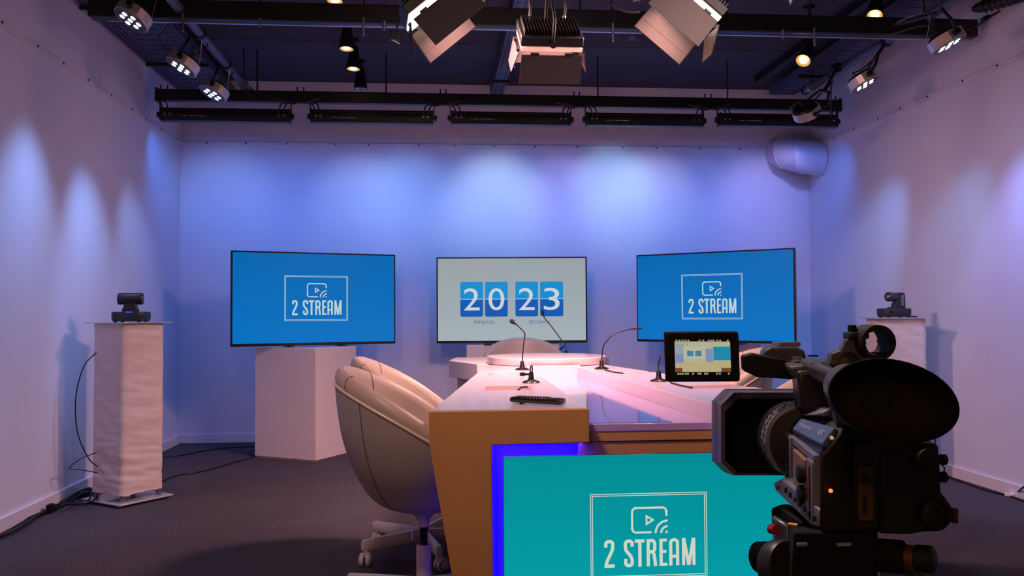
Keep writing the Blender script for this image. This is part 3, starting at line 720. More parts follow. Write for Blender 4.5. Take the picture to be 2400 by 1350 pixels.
# ------------------------------------------------------------------ remote control
rc = thing('remote_control', 'slim black remote control lying on the near end of the left desk wing', 'remote')
M_remote = mat('remote_black', (24, 20, 20), .22, coat=.6)
r0, r1 = pz(1200, 946), pz(1322, 951)
r0 = V((r0.x+.0, r0.y+.01, TZ)); r1 = V((r1.x, r1.y+.0, TZ))
d = (r1-r0).normalized(); w = V((-d.y, d.x, 0)); L = (r1-r0).length
rings = []
for f, hh, ww in ((0, .010, .016), (.01, .017, .02), (.05, .021, .022), (.5, .022, .022), (.94, .0235, .0235), (.985, .02, .022), (1, .012, .018)):
    c = r0+d*L*f+V((0, 0, .004+.0*f+.011))
    rings.append([c+w*ww*math.copysign(abs(math.cos(t))**.7, math.cos(t))+V((0, 0, 1))*hh*.52*math.copysign(abs(math.sin(t))**.7, math.sin(t)) for t in [2*math.pi*k/20 for k in range(20)]])
MB().loft(rings).build('remote_body', M_remote, rc, smooth=True)
mbt = mat('remote_button', (58, 42, 42), .4)
for i in range(11):
    for j in range(3):
        c = r0+d*L*(.13+i*.058)+w*(j-1)*.0125+V((0, 0, .0265))
        MB().box(c, (.007, .008, .003), Matrix((d, w, V((0, 0, 1)))).transposed()).build('button', mbt, rc, bevel=.001)
MB().box(r0+d*L*.2+V((0, 0, .003)), (.01, .02, .006), Matrix((d, w, V((0, 0, 1)))).transposed()).build('foot', M_remote, rc)
settle(rc)
# ------------------------------------------------------------------ screens
M_bez = mat('bezel_black', (10, 11, 14), .3, coat=.3)
def scr(name, rgb, e=1.0): return mat(name, (4, 5, 8), .3, emit=e, emit_rgb=rgb, spec=.2)
def grad(name, c_mid, c_edge):
    m = bpy.data.materials.new(name); m.use_nodes = True; nt = m.node_tree; b = nt.nodes['Principled BSDF']
    b.inputs['Base Color'].default_value = (.002, .003, .005, 1); b.inputs['Roughness'].default_value = .25; b.inputs['Specular IOR Level'].default_value = .2
    tc = nt.nodes.new('ShaderNodeTexCoord'); sx = nt.nodes.new('ShaderNodeSeparateXYZ'); r = nt.nodes.new('ShaderNodeValToRGB')
    nt.links.new(tc.outputs['Generated'], sx.inputs[0]); nt.links.new(sx.outputs['Z'], r.inputs[0])
    r.color_ramp.elements[0].color = (*s2l(c_mid), 1); r.color_ramp.elements[1].color = (*s2l(c_edge), 1)
    nt.links.new(r.outputs[0], b.inputs['Emission Color']); b.inputs['Emission Strength'].default_value = 1
    return m
M_sblue = grad('screen_blue', (0, 113, 194), (0, 101, 176))
M_steal = grad('screen_teal', (2, 158, 168), (0, 140, 148))
M_sgrey = grad('screen_grey', (163, 175, 182), (150, 160, 166))
M_logo = scr('logo_white', (188, 208, 208))
M_logo2 = scr('logo_cream', (205, 212, 196))
def tv(Wd, H, label, msc, bez=.012, depth=.035, feet=True, grp='large flat screens on pedestals'):
    o = thing('display_screen', label, 'screen', grp)
    MB().box2((-Wd/2, 0, 0), (Wd/2, depth, H)).build('casing', M_bez, o, bevel=.004)
    MB().box2((-Wd*.3, depth, H*.15), (Wd*.3, depth+.03, H*.7)).build('rear_box', M_bez, o, bevel=.01)
    s = MB().box2((-Wd/2+bez, -.0015, bez*1.7), (Wd/2-bez, .0, H-bez)).build('screen', msc, o)
    if feet:
        for x in (-Wd*.16, Wd*.16):
            MB().box2((x-.03, -.04, -.012), (x+.03, depth+.08, -.003)).box2((x-.01, .0, -.006), (x+.01, depth, .01)).build('foot', M_bez, o, bevel=.002)
    return o, s
TVW, TVH = 1.235, .705
def place_tv(pl, pr_, zl, zr, zbase):
    a, b = P(pl, 700, zl), P(pr_, 700, zr); c = (a+b)/2; ang = math.atan2(b.y-a.y, b.x-a.x)
    return V((c.x, c.y, zbase)), ang, (b.xy-a.xy).length
TB = .838
p, a, l_ = place_tv(541, 927, 6.38, 6.93, TB)
o, s = tv(l_, TVH, 'left screen on a white pedestal showing a blue 2 STREAM slide', M_sblue)
logo(s, l_*.385, 0, TVH*.5+.004, -.0025, M_logo)
o.location = p; o.rotation_euler.z = a; TVL = (p, a)
p, a, l_ = place_tv(1492, 1864, 7.13, 6.40, TB)
o, s = tv(l_, TVH, 'right screen behind the camcorder showing a blue 2 STREAM slide', M_sblue)
logo(s, l_*.385, 0, TVH*.5+.004, -.0025, M_logo)
o.location = p; o.rotation_euler.z = a; TVR = (p, a)
p, a, l_ = place_tv(1023, 1376, 7.16, 7.16, .83)
o, s = tv(l_, TVH, 'middle screen with a flip-clock timer reading 20 minutes 23 seconds', M_sgrey)
o.location = p; o.rotation_euler.z = a; TVM = (p, a)
M_tt = scr('tile_top', (0, 140, 208)); M_tb = scr('tile_bottom', (0, 88, 176)); M_dig = scr('digit_grey', (200, 210, 214)); M_cap = scr('caption_blue', (84, 96, 140))
k = l_/353.0; U = lambda px: (px-1199.5)*k; Zz = lambda py: (805-py)*k
for x0, x1, dg in ((1079, 1132, '2'), (1137, 1190, '0'), (1208, 1261, '2'), (1266, 1320, '3')):
    def rr(xa, xb, ya, yb, top):
        r = 4; pts = []
        if top: pts = [(xa, yb)]+arc(xa+r, ya+r, r, 180, 270, 4)+arc(xb-r, ya+r, r, 270, 360, 4)+[(xb, yb)]
        else: pts = [(xa, ya), (xb, ya)]+arc(xb-r, yb-r, r, 0, 90, 4)+arc(xa+r, yb-r, r, 90, 180, 4)
        return [(U(x), -.0018, Zz(y)) for x, y in pts]
    MB().prism(rr(x0, x1, 661.5, 701.2, True), (0, -.0006, 0)).build('tile_upper', M_tt, s)
    MB().prism(rr(x0, x1, 702.4, 743, False), (0, -.0006, 0)).build('tile_lower', M_tb, s)
    text_obj(dg, 'digit', M_dig, s, U((x0+x1)/2), Zz(702.3), 37*k, 52*k, -.0028)
    MB().box2((U(x0), -.0034, Zz(702.6)), (U(x1), -.003, Zz(701.4))).build('tile_split', M_dig, s)
text_obj('MINUTES', 'caption', M_cap, s, U(1134.5), Zz(756), 46*k, 7.5*k, -.0026)
text_obj('SECONDS', 'caption', M_cap, s, U(1264.5), Zz(756), 50*k, 7.5*k, -.0026)
# floor screen in the desk front
zc_ = 2.82
pL, pR = P(1180, 1064, zc_), P(1860, 1064, zc_)
cx = (pL.x+pR.x)/2; wd = (pR-pL).length; hh = wd*9/16+.006
fy2 = fy-.045
q0, q1 = PY(1180, 1066, fy2), PY(1861, 1062, fy2); zt2 = (q0.z+q1.z)/2
wd = q1.x-q0.x; hh = wd*.5625
o = thing('floor_screen', 'large teal 2 STREAM screen set in the desk front', 'screen')
MB().box2((-wd/2, .003, .0), (wd/2, .014, hh)).build('casing', M_bez, o, bevel=.002)
s = MB().box2((-wd/2+.001, 0, .001), (wd/2-.001, .003, hh-.001)).build('screen', M_steal, o)
MB().box2((-wd*.3, .014, .1), (wd*.3, .06, hh-.1)).build('rear_box', M_bez, o)
for x in (-wd*.35, wd*.35): MB().box2((x-.03, .0, -(zt2-hh)), (x+.03, .05, .001)).build('foot', M_bez, o)
lc = PY(1520.5, 1254, fy2); xx0, xx1 = PY(1384, 1254, fy2).x, PY(1656.5, 1254, fy2).x
logo(s, (xx1-xx0), (xx0+xx1)/2-(q0.x+q1.x)/2, lc.z-(zt2-hh), -.001, M_logo2)
o.location = ((q0.x+q1.x)/2, fy2, zt2-hh)
# ------------------------------------------------------------------ pedestals
def pedestal(pts, H, label):
    o = thing('pedestal', label, 'pedestal', 'white pedestals under the large screens')
    MB().prism([V((p[0], p[1], .012)) for p in pts], (0, 0, H-.012)).build('pedestal_body', M_white, o, bevel=.003)
    c = sum((V((p[0], p[1], 0)) for p in pts), V((0, 0, 0)))/4
    MB().prism([V((p[0], p[1], 0)).lerp(c, .05) for p in pts], (0, 0, .012)).build('plinth', M_white, o)
    return settle(o)
c0 = PZ(740, 1084, 0); c1 = PZ(597, 1072, 0); e1 = (c1-c0); e2 = V((-e1.y, e1.x, 0))*-1
if e2.y < 0: e2 = -e2
e2 = e2.normalized()*.50
pedestal([c0, c1, c1+e2, c0+e2], .826, 'white square pedestal under the left screen, one corner towards the camera')
def sq(c, s, ang): return [V((c.x, c.y, 0))+Matrix.Rotation(ang+math.pi/2*k, 3, 'Z') @ V((s/2, s/2, 0)) for k in range(4)]
pedestal(sq(TVR[0]+V((.1, .22, 0)), .5, .35), .826, 'white pedestal under the right screen, hidden behind the camcorder')
pedestal([V((x, y, 0)) for x, y in ((PY(1094, 820, 7.1).x, 7.13), (PY(1312, 820, 7.1).x, 7.13), (PY(1312, 820, 7.1).x, 7.5), (PY(1094, 820, 7.1).x, 7.5))], .818, 'white pedestal under the middle screen behind the round table')
settle(tag(MB().tube(smooth_path([P(1326, 797, 7.18), P(1322, 811, 7.05), P(1314, 818, 7.05), P(1310, 824, 7.1), P(1308, 860, 7.1)]), .006, 6).build('screen_cable', M_cable, smooth=True), 'black cable dangling below the right end of the middle screen', 'cable'))
# ------------------------------------------------------------------ fabric-covered pillars with cameras
M_cloth = mat('stretch_cloth', (222, 202, 198), .8, noise=.03, nscale=30, bump=.2)
M_acryl = mat('clear_acrylic', (205, 200, 205), .1, coat=.5, alpha=.75)
from mathutils import noise as mn
def pillar(c, s, ang, H, label, seed):
    o = thing('camera_pillar', label, 'pillar', 'cloth covered pillars carrying small cameras')
    n = 96; rows = 110; rings = []
    def rsq(t):
        x, y = math.cos(t), math.sin(t); p = 9
        r = 1/((abs(x)**p+abs(y)**p)**(1/p)); return x*r, y*r
    z0, z1 = .062, H-.012
    for j in range(rows+1):
        z = z0+(z1-z0)*j/rows; ring_ = []
        for i in range(n):
            t = 2*math.pi*i/n; x, y = rsq(t); f = j/rows
            wr = mn.noise(V((x*.7+seed, y*.7, z*15+x*1.3)))*.009+mn.noise(V((x*.9, y*.9+seed, z*38+y)))*.005
            amp = .45+.9*max(0, 1-f*2.2)+.9*max(0, (f-.85)/.15)
            hem = .012*math.exp(-((f-.985)/.012)**2)+.012*math.exp(-(f/.015)**2)
            corner = max(0, (math.hypot(x, y)-1.15)/.2)
            d = 1+(wr*amp*(1-.6*min(1, corner)))/(s/2)+hem
            zz = z+(.012*mn.noise(V((x*2, y*2, seed))) if j in (0,) else 0)
            ring_.append(V((x*s/2*d, y*s/2*d, zz)))
        rings.append(ring_)
    MB().loft(rings).build('cloth_cover', M_cloth, o, smooth=True)
    MB().box2((-s*.62, -s*.62, .012), (s*.62, s*.62, .024)).build('base_plate', M_acryl, o, bevel=.005)
    for x in (-1, 1):
        for y in (-1, 1):
            MB().cyl((x*s*.42, y*s*.42, 0), (x*s*.42, y*s*.42, .012), .012, n=12).build('foot', M_steel, o)
            MB().cyl((x*s*.42, y*s*.42, .024), (x*s*.42, y*s*.42, .066), .014, n=14).cyl((x*s*.42, y*s*.42, .034), (x*s*.42, y*s*.42, .044), .018, n=14).build('spacer', M_steel, o, smooth=True)
    MB().box2((-s*.6, -s*.6, H-.012), (s*.6, s*.6, H-.006)).build('top_plate', M_acryl, o, bevel=.002)
    o.location = c; o.rotation_euler.z = ang
    return o
PH = 1.038
pc0 = PZ(283, 1187, 0)
plc = V((pc0.x-.01, pc0.y+.24, 0)); plang = math.radians(38+ -3)
plc = P(300, 1100, 5.08); plc.z = 0
pillar(plc, .285, math.radians(-31-5), PH, 'cloth covered white pillar by the left wall, seen corner on', 3)
prc = P(2101, 900, 5.72); prc.z = 0
pillar(prc, .30, math.radians(-12), PH, 'cloth covered white pillar by the right wall behind the camcorder', 11)
M_ptz = mat('ptz_black', (38, 36, 40), .4, noise=.05)
M_glass = mat('lens_glass', (30, 40, 70), .05, coat=1)
M_ind = mat('blue_indicator', (40, 90, 255), .4, emit=1.5)
def ptz(loc, ang, head_ang, label, text=None, lit=False):
    o = thing('conference_camera', label, 'camera', 'small pan and tilt cameras on the pillars')
    w = .098; pol = []
    for (x, y, r) in ((w, -.055, .02), (w, .06, .03), (-w, .06, .03), (-w, -.055, .02)):
        pass
    oct_ = [(-w+.02, -.06), (w-.02, -.06), (w, -.035), (w, .05), (w-.03, .07), (-w+.03, .07), (-w, .05), (-w, -.035)]
    R1 = [V((x*.94, y*.94, .004)) for x, y in oct_]; R2 = [V((x*.99, y, .02)) for x, y in oct_]; R3 = [V((x, y, .055)) for x, y in oct_]; R4 = [V((x*.95, y*.95, .060)) for x, y in oct_]
    MB().loft([R1, R2, R3, R4]).build('camera_base', M_ptz, o, bevel=.003)
    MB().cyl((0, 0, .058), (0, 0, .068), .045, n=28).build('turntable', M_ptz, o, smooth=True)
    for x in (-.07, .07):
        for y in (-.04, .045): MB().cyl((x, y, 0), (x, y, .006), .01, n=10).build('foot', M_rubber, o)
    Rh = Matrix.Rotation(head_ang, 3, 'Z')
    # swan neck and cylindrical head
    nk = [(-.048, .066), (.048, .066), (.036, .085), (.033, .11), (.036, .13), (-.036, .13), (-.033, .11), (-.036, .085)]
    if text is None:
        MB().prism([Rh @ V((x, -.022, z)) for x, z in nk], Rh @ V((0, .044, 0))).build('neck', M_ptz, o, bevel=.004)
        a, b = Rh @ V((-.068, 0, .135)), Rh @ V((.068, 0, .135))
        MB().lathe([(.03, 0), (.034, .004), (.034, .128), (.031, .132)], a, b-a, 28).build('camera_head', M_ptz, o, smooth=True)
        d = (b-a).normalized()
        MB().lathe([(.0335, .132), (.03, .136), (.024, .134)], a, d, 28).build('lens_ring', M_ptz, o, smooth=True)
        MB().lathe([(.024, .129), (.018, .134), (.008, .137)], a, d, 28).build('lens', M_glass, o, smooth=True)
    else:
        # tall flat side arm carrying the lettering, head beside it
        MB().prism([V((x, -.03, z)) for x, z in ((-.02, .06), (.062, .06), (.06, .15), (.05, .163), (.0, .163), (-.005, .1), (-.015, .08))], (0, .05, 0)).build('side_arm', M_ptz, o, bevel=.005)
        a, b = V((.03, .0, .135)), V((-.05, -.03, .135)); d = (b-a).normalized(); L = (b-a).length
        MB().lathe([(.028, 0), (.029, L-.004), (.031, L), (.031, L+.02), (.026, L+.022)], a, d, 28).build('camera_head', M_ptz, o, smooth=True)
        MB().lathe([(.024, L+.016), (.017, L+.023), (.007, L+.026)], a, d, 24).build('lens', M_glass, o, smooth=True)
        MB().lathe([(.012, L+.0245), (.008, L+.027)], a, d, 24).build('lens_glint', M_steel, o)
        text_obj(text, 'lettering', M_print, o, 0, 0, .072, .022, 0, M=Matrix.Translation((.036, -.0325, .112)) @ Matrix.Rotation(-math.pi/2, 4, 'Y'), bold=.01)
        for x in (-.07, -.055): MB().box((x, -.0605, .036), (.006, .002, .012)).build('socket', M_rubber, o)
        MB().tube(smooth_path([(.08, .07, .03), (.11, .08, .02), (.13, .04, .008), (.15, -.02, .004)]), .004, 6).build('camera_lead', M_cable, o, smooth=True)
    if lit:
        MB().box((.02, -.0605, .058), (.034, .003, .004)).build('indicator', M_ind, o)
        MB().box((.02, -.0605, .036), (.05, .002, .014)).build('sensor_window', mat('sensor_red', (60, 28, 28), .2), o, bevel=.001)
    o.location = loc; o.rotation_euler.z = ang
    return o
pt = P(306, 740, 5.08)
ptz(V((pt.x, pt.y, PH-.006)), math.radians(-8), math.radians(14), 'black pan and tilt camera on the left cloth pillar with a blue light', lit=True)
pt = P(2097, 740, 5.72)
ptz(V((pt.x, pt.y, PH-.006)), math.radians(6), 0, 'dark camera on the right cloth pillar lettered AIDA up its arm', text='AIDA')
# ------------------------------------------------------------------ cables on the floor
def fl(px, py, z=.006): return PZ(px, py, z)
def cable(pts, r, lab, name='floor_cable', grp=None):
    settle(tag(MB().tube(smooth_path(pts, 8), r, 6).build(name, M_cable, smooth=True), lab, 'cable', grp))
random.seed(5)
for k in range(5):
    o_ = [random.uniform(-.02, .02) for _ in range(9)]
    xs = [(-60, 1275), (20, 1243), (70, 1214), (118, 1191), (150, 1172), (185, 1160), (222, 1152)]
    settle(tag(MB().tube(smooth_path([fl(x, y, .006+.008*(k % 3))+V((o_[i]*.9+.01, o_[(i+2) % 9], 0)) for i, (x, y) in enumerate(xs)], 8), .006, 6).build('floor_cable', M_cable, smooth=True),
        'thin black cable in the bundle along the left baseboard', 'cable', 'bundled cables along the left baseboard'))
for k in range(4):
    a = [random.uniform(-.03, .03) for _ in range(9)]
    xs = [(130, 1188), (175, 1160), (200, 1146), (230, 1150), (222, 1170), (190, 1178), (160, 1180)]
    settle(tag(MB().tube(smooth_path([fl(x, y, .008+.01*k)+V((a[i], a[-i-1], 0)) for i, (x, y) in enumerate(xs)], 8), .005, 6).build('coiled_cable', M_cable, smooth=True),
        'loop of black cable coiled beside the foot of the left pillar', 'cable', 'coiled cables by the left pillar'))
MB_ = MB().box(fl(118, 1190, .03), (.03, .05, .04)); settle(tag(MB_.build('cable_tie', M_rubber, bevel=.005), 'black tie holding the bundled cables by the left baseboard', 'tie'))
cable([P(226, 826, 5.0), P(196, 860, 4.95), P(178, 930, 4.9), P(181, 1010, 4.9), P(205, 1070, 4.93), P(228, 1094, 4.98)], .0035, 'black cable bowing out left of the left cloth pillar')
cable([P(228, 1060, 4.98), P(190, 1075, 4.9), P(163, 1097, 4.86), P(190, 1101, 4.9), P(228, 1108, 4.98)], .003, 'kinked thin cable beside the left pillar near the wall')
cable([fl(380, 1127), fl(420, 1113), fl(460, 1107), fl(500, 1098), fl(560, 1080), fl(594, 1071)], .005, 'lower black floor cable running from left pillar to left pedestal')
cable([fl(380, 1071), fl(430, 1066), fl(480, 1056), fl(540, 1049), fl(598, 1047)], .005, 'upper black floor cable running from left pillar behind left pedestal')
cable([fl(594, 1056), fl(583, 1060), fl(590, 1066), fl(600, 1063)], .005, 'small curl of black cable at the foot of the left pedestal')
cable([fl(2200, 1110), fl(2222, 1118), fl(2260, 1131), fl(2310, 1148), fl(2360, 1161), fl(2400, 1174), fl(2440, 1190)], .006, 'black cable lying along the right baseboard')
cable([PX(2410, 1132, XR-.03), PX(2395, 1145, XR-.04), fl(2380, 1156, .02), fl(2362, 1156, .02)], .005, 'black lead rising from the white adapter on the right')
settle(tag(MB().box(fl(2372, 1159, .012), (.07, .05, .02), Matrix.Rotation(.4, 3, 'Z')).build('power_adapter', M_white, bevel=.003), 'small white adapter on the floor at the right baseboard', 'adapter'))
cable([P(2190, 1010, 5.8), P(2192, 1060, 5.8), P(2186, 1100, 5.85)], .005, 'black cable hanging beside the right cloth pillar')
# ------------------------------------------------------------------ chairs
M_leather = mat('cream_leather', (192, 172, 158), .42, noise=.02, nscale=50, bump=.15)
M_shell = mat('shell_leather', (176, 164, 160), .5, noise=.02, nscale=50, bump=.15)
M_thread = mat('seam_thread', (110, 84, 80), .7)
M_pipe = mat('piping', (235, 215, 200), .4)
M_basew = mat('chair_base_white', (214, 198, 196), .35, noise=.02)
M_piston = mat('piston_black', (10, 10, 14), .3)
def make_chair():
    o = thing('tub_chair', 'chair', 'chair', 'cream tub chairs on castors')
    R0 = .325
    rim = lambda t: .675-.185*math.cos(t)-.012*math.cos(2*t)       # t=0 is the front (+x)
    n = 72
    def shape(t, r): return V((r*math.cos(t)*1.0, r*math.sin(t)*1.04, 0))
    outer = []
    PR = [(.350, .02), (.358, .07), (.372, .125), (.390, .162), (.414, .19), (.445, .214), (.482, .236), (.52, .255), (.564, .272), (.61, .286), (.661, .298), (.75, .311), (.825, .317), (.95, .32)]
    def prof_r(z):
        for (z0, r0), (z1, r1) in zip(PR, PR[1:]):
            if z <= z1:
                return r0+(r1-r0)*max(0, (z-z0)/(z1-z0))
        return PR[-1][1]
    for j in range(31):
        f = (j/30)**1.5; ring_ = []
        for i in range(n):
            t = 2*math.pi*i/n; h = rim(t)-.02; z = .350+(h-.350)*f
            rr = (prof_r(z-.008)+prof_r(z)+prof_r(z+.008))/3
            ring_.append(shape(t, rr)+V((0, 0, z-.0)))
        outer.append(ring_)
    sh = MB().loft(outer, True, False).build('shell', M_shell, o, smooth=True)
    # seam lines down the shell and round piping
    for t in (math.pi*.72, math.pi*1.28, math.pi*.22, math.pi*1.78):
        MB().tube([outer[j][int(t/(2*math.pi)*n) % n]*1.0+V((math.cos(t), math.sin(t), 0))*.0008 for j in range(6, 31)], .0016, 5).build('seam', M_thread, sh)
    MB().tube(outer[-1]+[outer[-1][0]], .0045, 8).build('piping', M_pipe, o, smooth=True)
    inner = []
    prof = [(.985, -.018), (1.0, .0), (.985, .018), (.95, .031), (.90, .034), (.855, .022), (.825, -.005), (.81, -.05)]
    for (k, dz) in prof:
        inner.append([shape(2*math.pi*i/n, prof_r(rim(2*math.pi*i/n)-.02)+R0*(k-1)*.9)+V((0, 0, rim(2*math.pi*i/n)+dz)) for i in range(n)])
    for f in (.2, .4, .6, .8, 1.0):
        inner.append([shape(2*math.pi*i/n, (prof_r(rim(2*math.pi*i/n)-.02)-R0*.171)*(1-f)+R0*.56*f)+V((0, 0, (rim(2*math.pi*i/n)-.05)*(1-f)+.455*f)) for i in range(n)])
    ln = MB().loft(inner, False, True).build('padded_lining', M_leather, o, smooth=True)
    for t in (math.pi*.78, math.pi*1.22, math.pi*.25, math.pi*1.75):
        ii = int(t/(2*math.pi)*n) % n
        MB().tube([inner[j][ii]+(V((-math.cos(t), -math.sin(t), .0)) if j > 4 else V((0, 0, 1)) if j > 1 else V((math.cos(t), math.sin(t), 0)))*.0008 for j in range(len(inner))], .0016, 5).build('seam', M_thread, ln)
    seat = MB().lathe([(.15, .0), (.175, .012), (.183, .035), (.175, .058), (.14, .068), (.0005, .072)], (0.01, 0, .445), (0, 0, 1), 48, caps=False)
    seat.build('seat_cushion', M_leather, o, smooth=True)
    MB().lathe([(.020, -.045), (.022, -.02), (.04, .0), (.06, .012)], (0, 0, .345), (0, 0, 1), 24).build('seat_plate', M_basew, o, smooth=True)
    MB().cyl((0, 0, .22), (0, 0, .315), .0145, n=20).build('piston', M_piston, o, smooth=True)
    MB().lathe([(.027, .0), (.027, .155), (.024, .16)], (0, 0, .075), (0, 0, 1), 24).build('column_sleeve', M_basew, o, smooth=True)
    MB().tube([(-.015, -.02, .36), (-.035, -.045, .30), (-.04, -.05, .265)], .003, 6).build('lever', M_basew, o, smooth=True)
    return o
def add_base(o, a0):
    for k in range(5):
        a = math.radians(a0+72*k); d = V((math.cos(a), math.sin(a), 0)); w = V((-d.y, d.x, 0)); rings = []
        for f, z, hh, ww in ((.015, .11, .025, .016), (.1, .11, .025, .015), (.29, .106, .023, .0145), (.298, .106, .021, .013)):
            c = d*f+V((0, 0, z-.02))
            rings.append([c+w*ww*x+V((0, 0, hh*y)) for x, y in ((-.6, -1), (.6, -1), (1, -.6), (1, .6), (.6, 1), (-.6, 1), (-1, .6), (-1, -.6))])
        lg = MB().loft(rings).build('leg', M_basew, o, smooth=True)
        c = d*.282; sw = V((math.cos(a+.9+k), math.sin(a+.9+k), 0)); ww = V((-sw.y, sw.x, 0))
        ctr = c+sw*.016+V((0, 0, .029))
        MB().cyl(c+V((0, 0, .055)), c+V((0, 0, .07)), .01, n=10).box(c+sw*.004+V((0, 0, .05)), (.03, .014, .02), Matrix((sw, ww, V((0, 0, 1)))).transposed()).build('castor_stem', M_basew, lg)
        for s_ in (-1, 1):
            MB().lathe([(.02, 0), (.028, .002), (.029, .008), (.028, .016), (.022, .019)], ctr+ww*s_*.004, ww*s_, 24).build('castor_wheel', M_basew, lg, smooth=True)
            MB().lathe([(.0245, .0), (.0245, .0012), (.0225, .0014)], ctr+ww*s_*.0225, ww*s_, 24).build('castor_ring', M_thread, lg)
            MB().lathe([(.0205, .0), (.0205, .004), (.017, .006)], ctr+ww*s_*.0215, ww*s_, 24).build('castor_hub', M_basew, lg, smooth=True)
proto = make_chair()
def chair_at(x, y, rot, a0, label, first=False):
    o = proto if first else copy_tree(proto)
    o['label'] = label
    add_base_later.append((o, a0-math.degrees(rot)))
    o.location = (x, y, 0); o.rotation_euler.z = rot
    return o
add_base_later = []
def wp(px, zc): 
    p = P(px, 735, zc); return p.x, p.y
ROTL = math.radians(-2)
chs = [(*wp(992, 3.2), ROTL, 88, 'nearest tub chair, tucked under the left desk wing behind the warm-tinted leg'),
       (*wp(990, 3.93), ROTL, 212, 'second tub chair behind the nearest one on the left side of the desk'),
       (*wp(1228, 6.62), math.radians(-92), 30, 'tub chair behind the round table with only its curved back showing'),
       (*wp(1858, 3.6), math.radians(176), 50, 'nearer tub chair on the right of the desk, its rim showing under the camcorder handle'),
       (*wp(1668, 4.65), math.radians(180), 10, 'farther tub chair on the right of the desk, showing beside the flip-out display')]
made = []
for i, (x, y, r, a0, lab) in enumerate(chs):
    made.append(chair_at(x, y, r, a0, lab, False))
for o, a0 in add_base_later: add_base(o, a0)
for c in made[2].children:      # the far chair shows a plain smooth back
    for g in list(c.children):
        if g.name.startswith('seam'): bpy.data.objects.remove(g)
def kill(o):
    for c in list(o.children): kill(c)
    bpy.data.objects.remove(o)
kill(proto)
# ------------------------------------------------------------------ camcorder on its tripod
cc = thing('camcorder', 'black professional camcorder on a tripod in the right foreground', 'camcorder')
M_cam = mat('camcorder_black', (46, 44, 52), .42, noise=.08, nscale=60, bump=.15)
M_camd = mat('camcorder_dark', (11, 11, 15), .6, noise=.1, nscale=60)
M_camg = mat('camcorder_grey', (128, 128, 146), .4, noise=.05, nscale=40)
M_camp = mat('camcorder_panel', (150, 114, 84), .5, noise=.05)
M_mark = mat('mark_white', (190, 190, 200), .5)
def pr(pts, ext, name, m, parent=cc, bevel=.003): return MB().prism([P(*q) for q in pts], ext).build(name, m, parent, bevel=bevel)
M_camh = mat('camcorder_handle_lit', (84, 80, 90), .42, noise=.08, nscale=60, bump=.1)  # lightened body black: light on the handle parts is put into the colour
M_hood = mat('hood_lit_grey', (96, 88, 92), .45, noise=.06, nscale=60, bump=.1)  # light falling on the hood top is put into this grey
# rectangular hood: rings from the opening (far) back to the barrel (near)
def octr(x0, x1, y0, y1, c, zc):
    return [P(x, y, zc) for x, y in ((x0+c, y0), (x1-c, y0), (x1, y0+c), (x1, y1-c), (x1-c, y1), (x0+c, y1), (x0, y1-c), (x0, y0+c))]
hood = MB().loft([octr(1668, 1938, 914, 1105, 26, 1.36), octr(1672, 1943, 911, 1107, 28, 1.33), octr(1676, 1950, 914, 1109, 28, 1.318), octr(1683, 1958, 918, 1112, 30, 1.30), octr(1690, 1966, 920, 1114, 30, 1.265)], False, False)
hood.loft([octr(1690, 1966, 920, 1114, 30, 1.265), octr(1699, 1958, 934, 1108, 30, 1.262)], False, False)
MB().loft([octr(1698, 1959, 933, 1109, 30, 1.2625), octr(1712, 1950, 950, 1100, 30, 1.30), octr(1760, 1925, 965, 1085, 30, 1.31)], False, True).build('hood_lining', M_rubber, cc)
hood.build('lens_hood', M_hood, cc, smooth=False)
MB().loft([octr(1677, 1951, 912, 1110.5, 28, 1.323), octr(1678, 1952, 912.5, 1111, 28, 1.319)], False, False).build('hood_groove', M_camd, cc)
# lens barrel
A0 = P(1848, 1022, 1.315); A1 = P(1893, 1040, 1.14); ax = (A1-A0).normalized(); LL = (A1-A0).length
def band(f0, f1, r0, r1, name, m, n=48, sub=None):
    return MB().lathe([(r0, f0*LL), (r0*1.0, f0*LL+.001), (r1, f1*LL-.001), (r1-.002, f1*LL)], A0, ax, n).build(name, m, sub or cc, smooth=True)
band(-.05, .12, .050, .052, 'lens_barrel', M_camd)
fr_ = band(.08, .46, .0535, .0535, 'focus_ring', M_cam)
rb = MB(); u, w = rb.frame(ax)
for k in range(60):
    a = 2*math.pi*k/60; rd = u*math.cos(a)+w*math.sin(a); tg = ax.cross(rd)
    rb.box(A0+ax*LL*.27+rd*.0538, (.0024, .036, .0026), Matrix((tg, ax, rd)).transposed())
rb.build('ring_ribs', M_camd, fr_)
band(.48, .55, .0530, .0525, 'barrel_spacer', M_cam)
zr = band(.57, .70, .0518, .0514, 'zoom_ring', M_camg)
ir = band(.73, .86, .0508, .0504, 'iris_ring', M_camg)
band(.87, 1.0, .046, .046, 'barrel_root', M_camd)
for ringo, f, rr in ((zr, .65, .0518), (ir, .81, .0508)):
    mk = MB()
    for k in range(16):
        a = 2*math.pi*k/16; rd = u*math.cos(a)+w*math.sin(a); tg = ax.cross(rd)
        mk.box(A0+ax*LL*f+rd*rr, (.0035, .006, .001), Matrix((tg, ax, rd)).transposed())
    mk.build('ring_marks', M_mark if ringo is ir else M_camd, ringo)
    rb = MB()
    for k in range(40):
        a = 2*math.pi*k/40; rd = u*math.cos(a)+w*math.sin(a); tg = ax.cross(rd)
        rb.box(A0+ax*LL*(f-.055)+rd*rr, (.0035, .004, .0018), Matrix((tg, ax, rd)).transposed())
    rb.build('ring_ribs', M_camd, ringo)
# main body: side wall faces left/towards us, rear face at zc ~.97
def quadblock(front, back, name, m, bevel=.004, parent=cc):
    """loft two matching pixel polygons at their depths"""
    return MB().loft([[P(*q) for q in front], [P(*q) for q in back]]).build(name, m, parent, bevel=bevel)
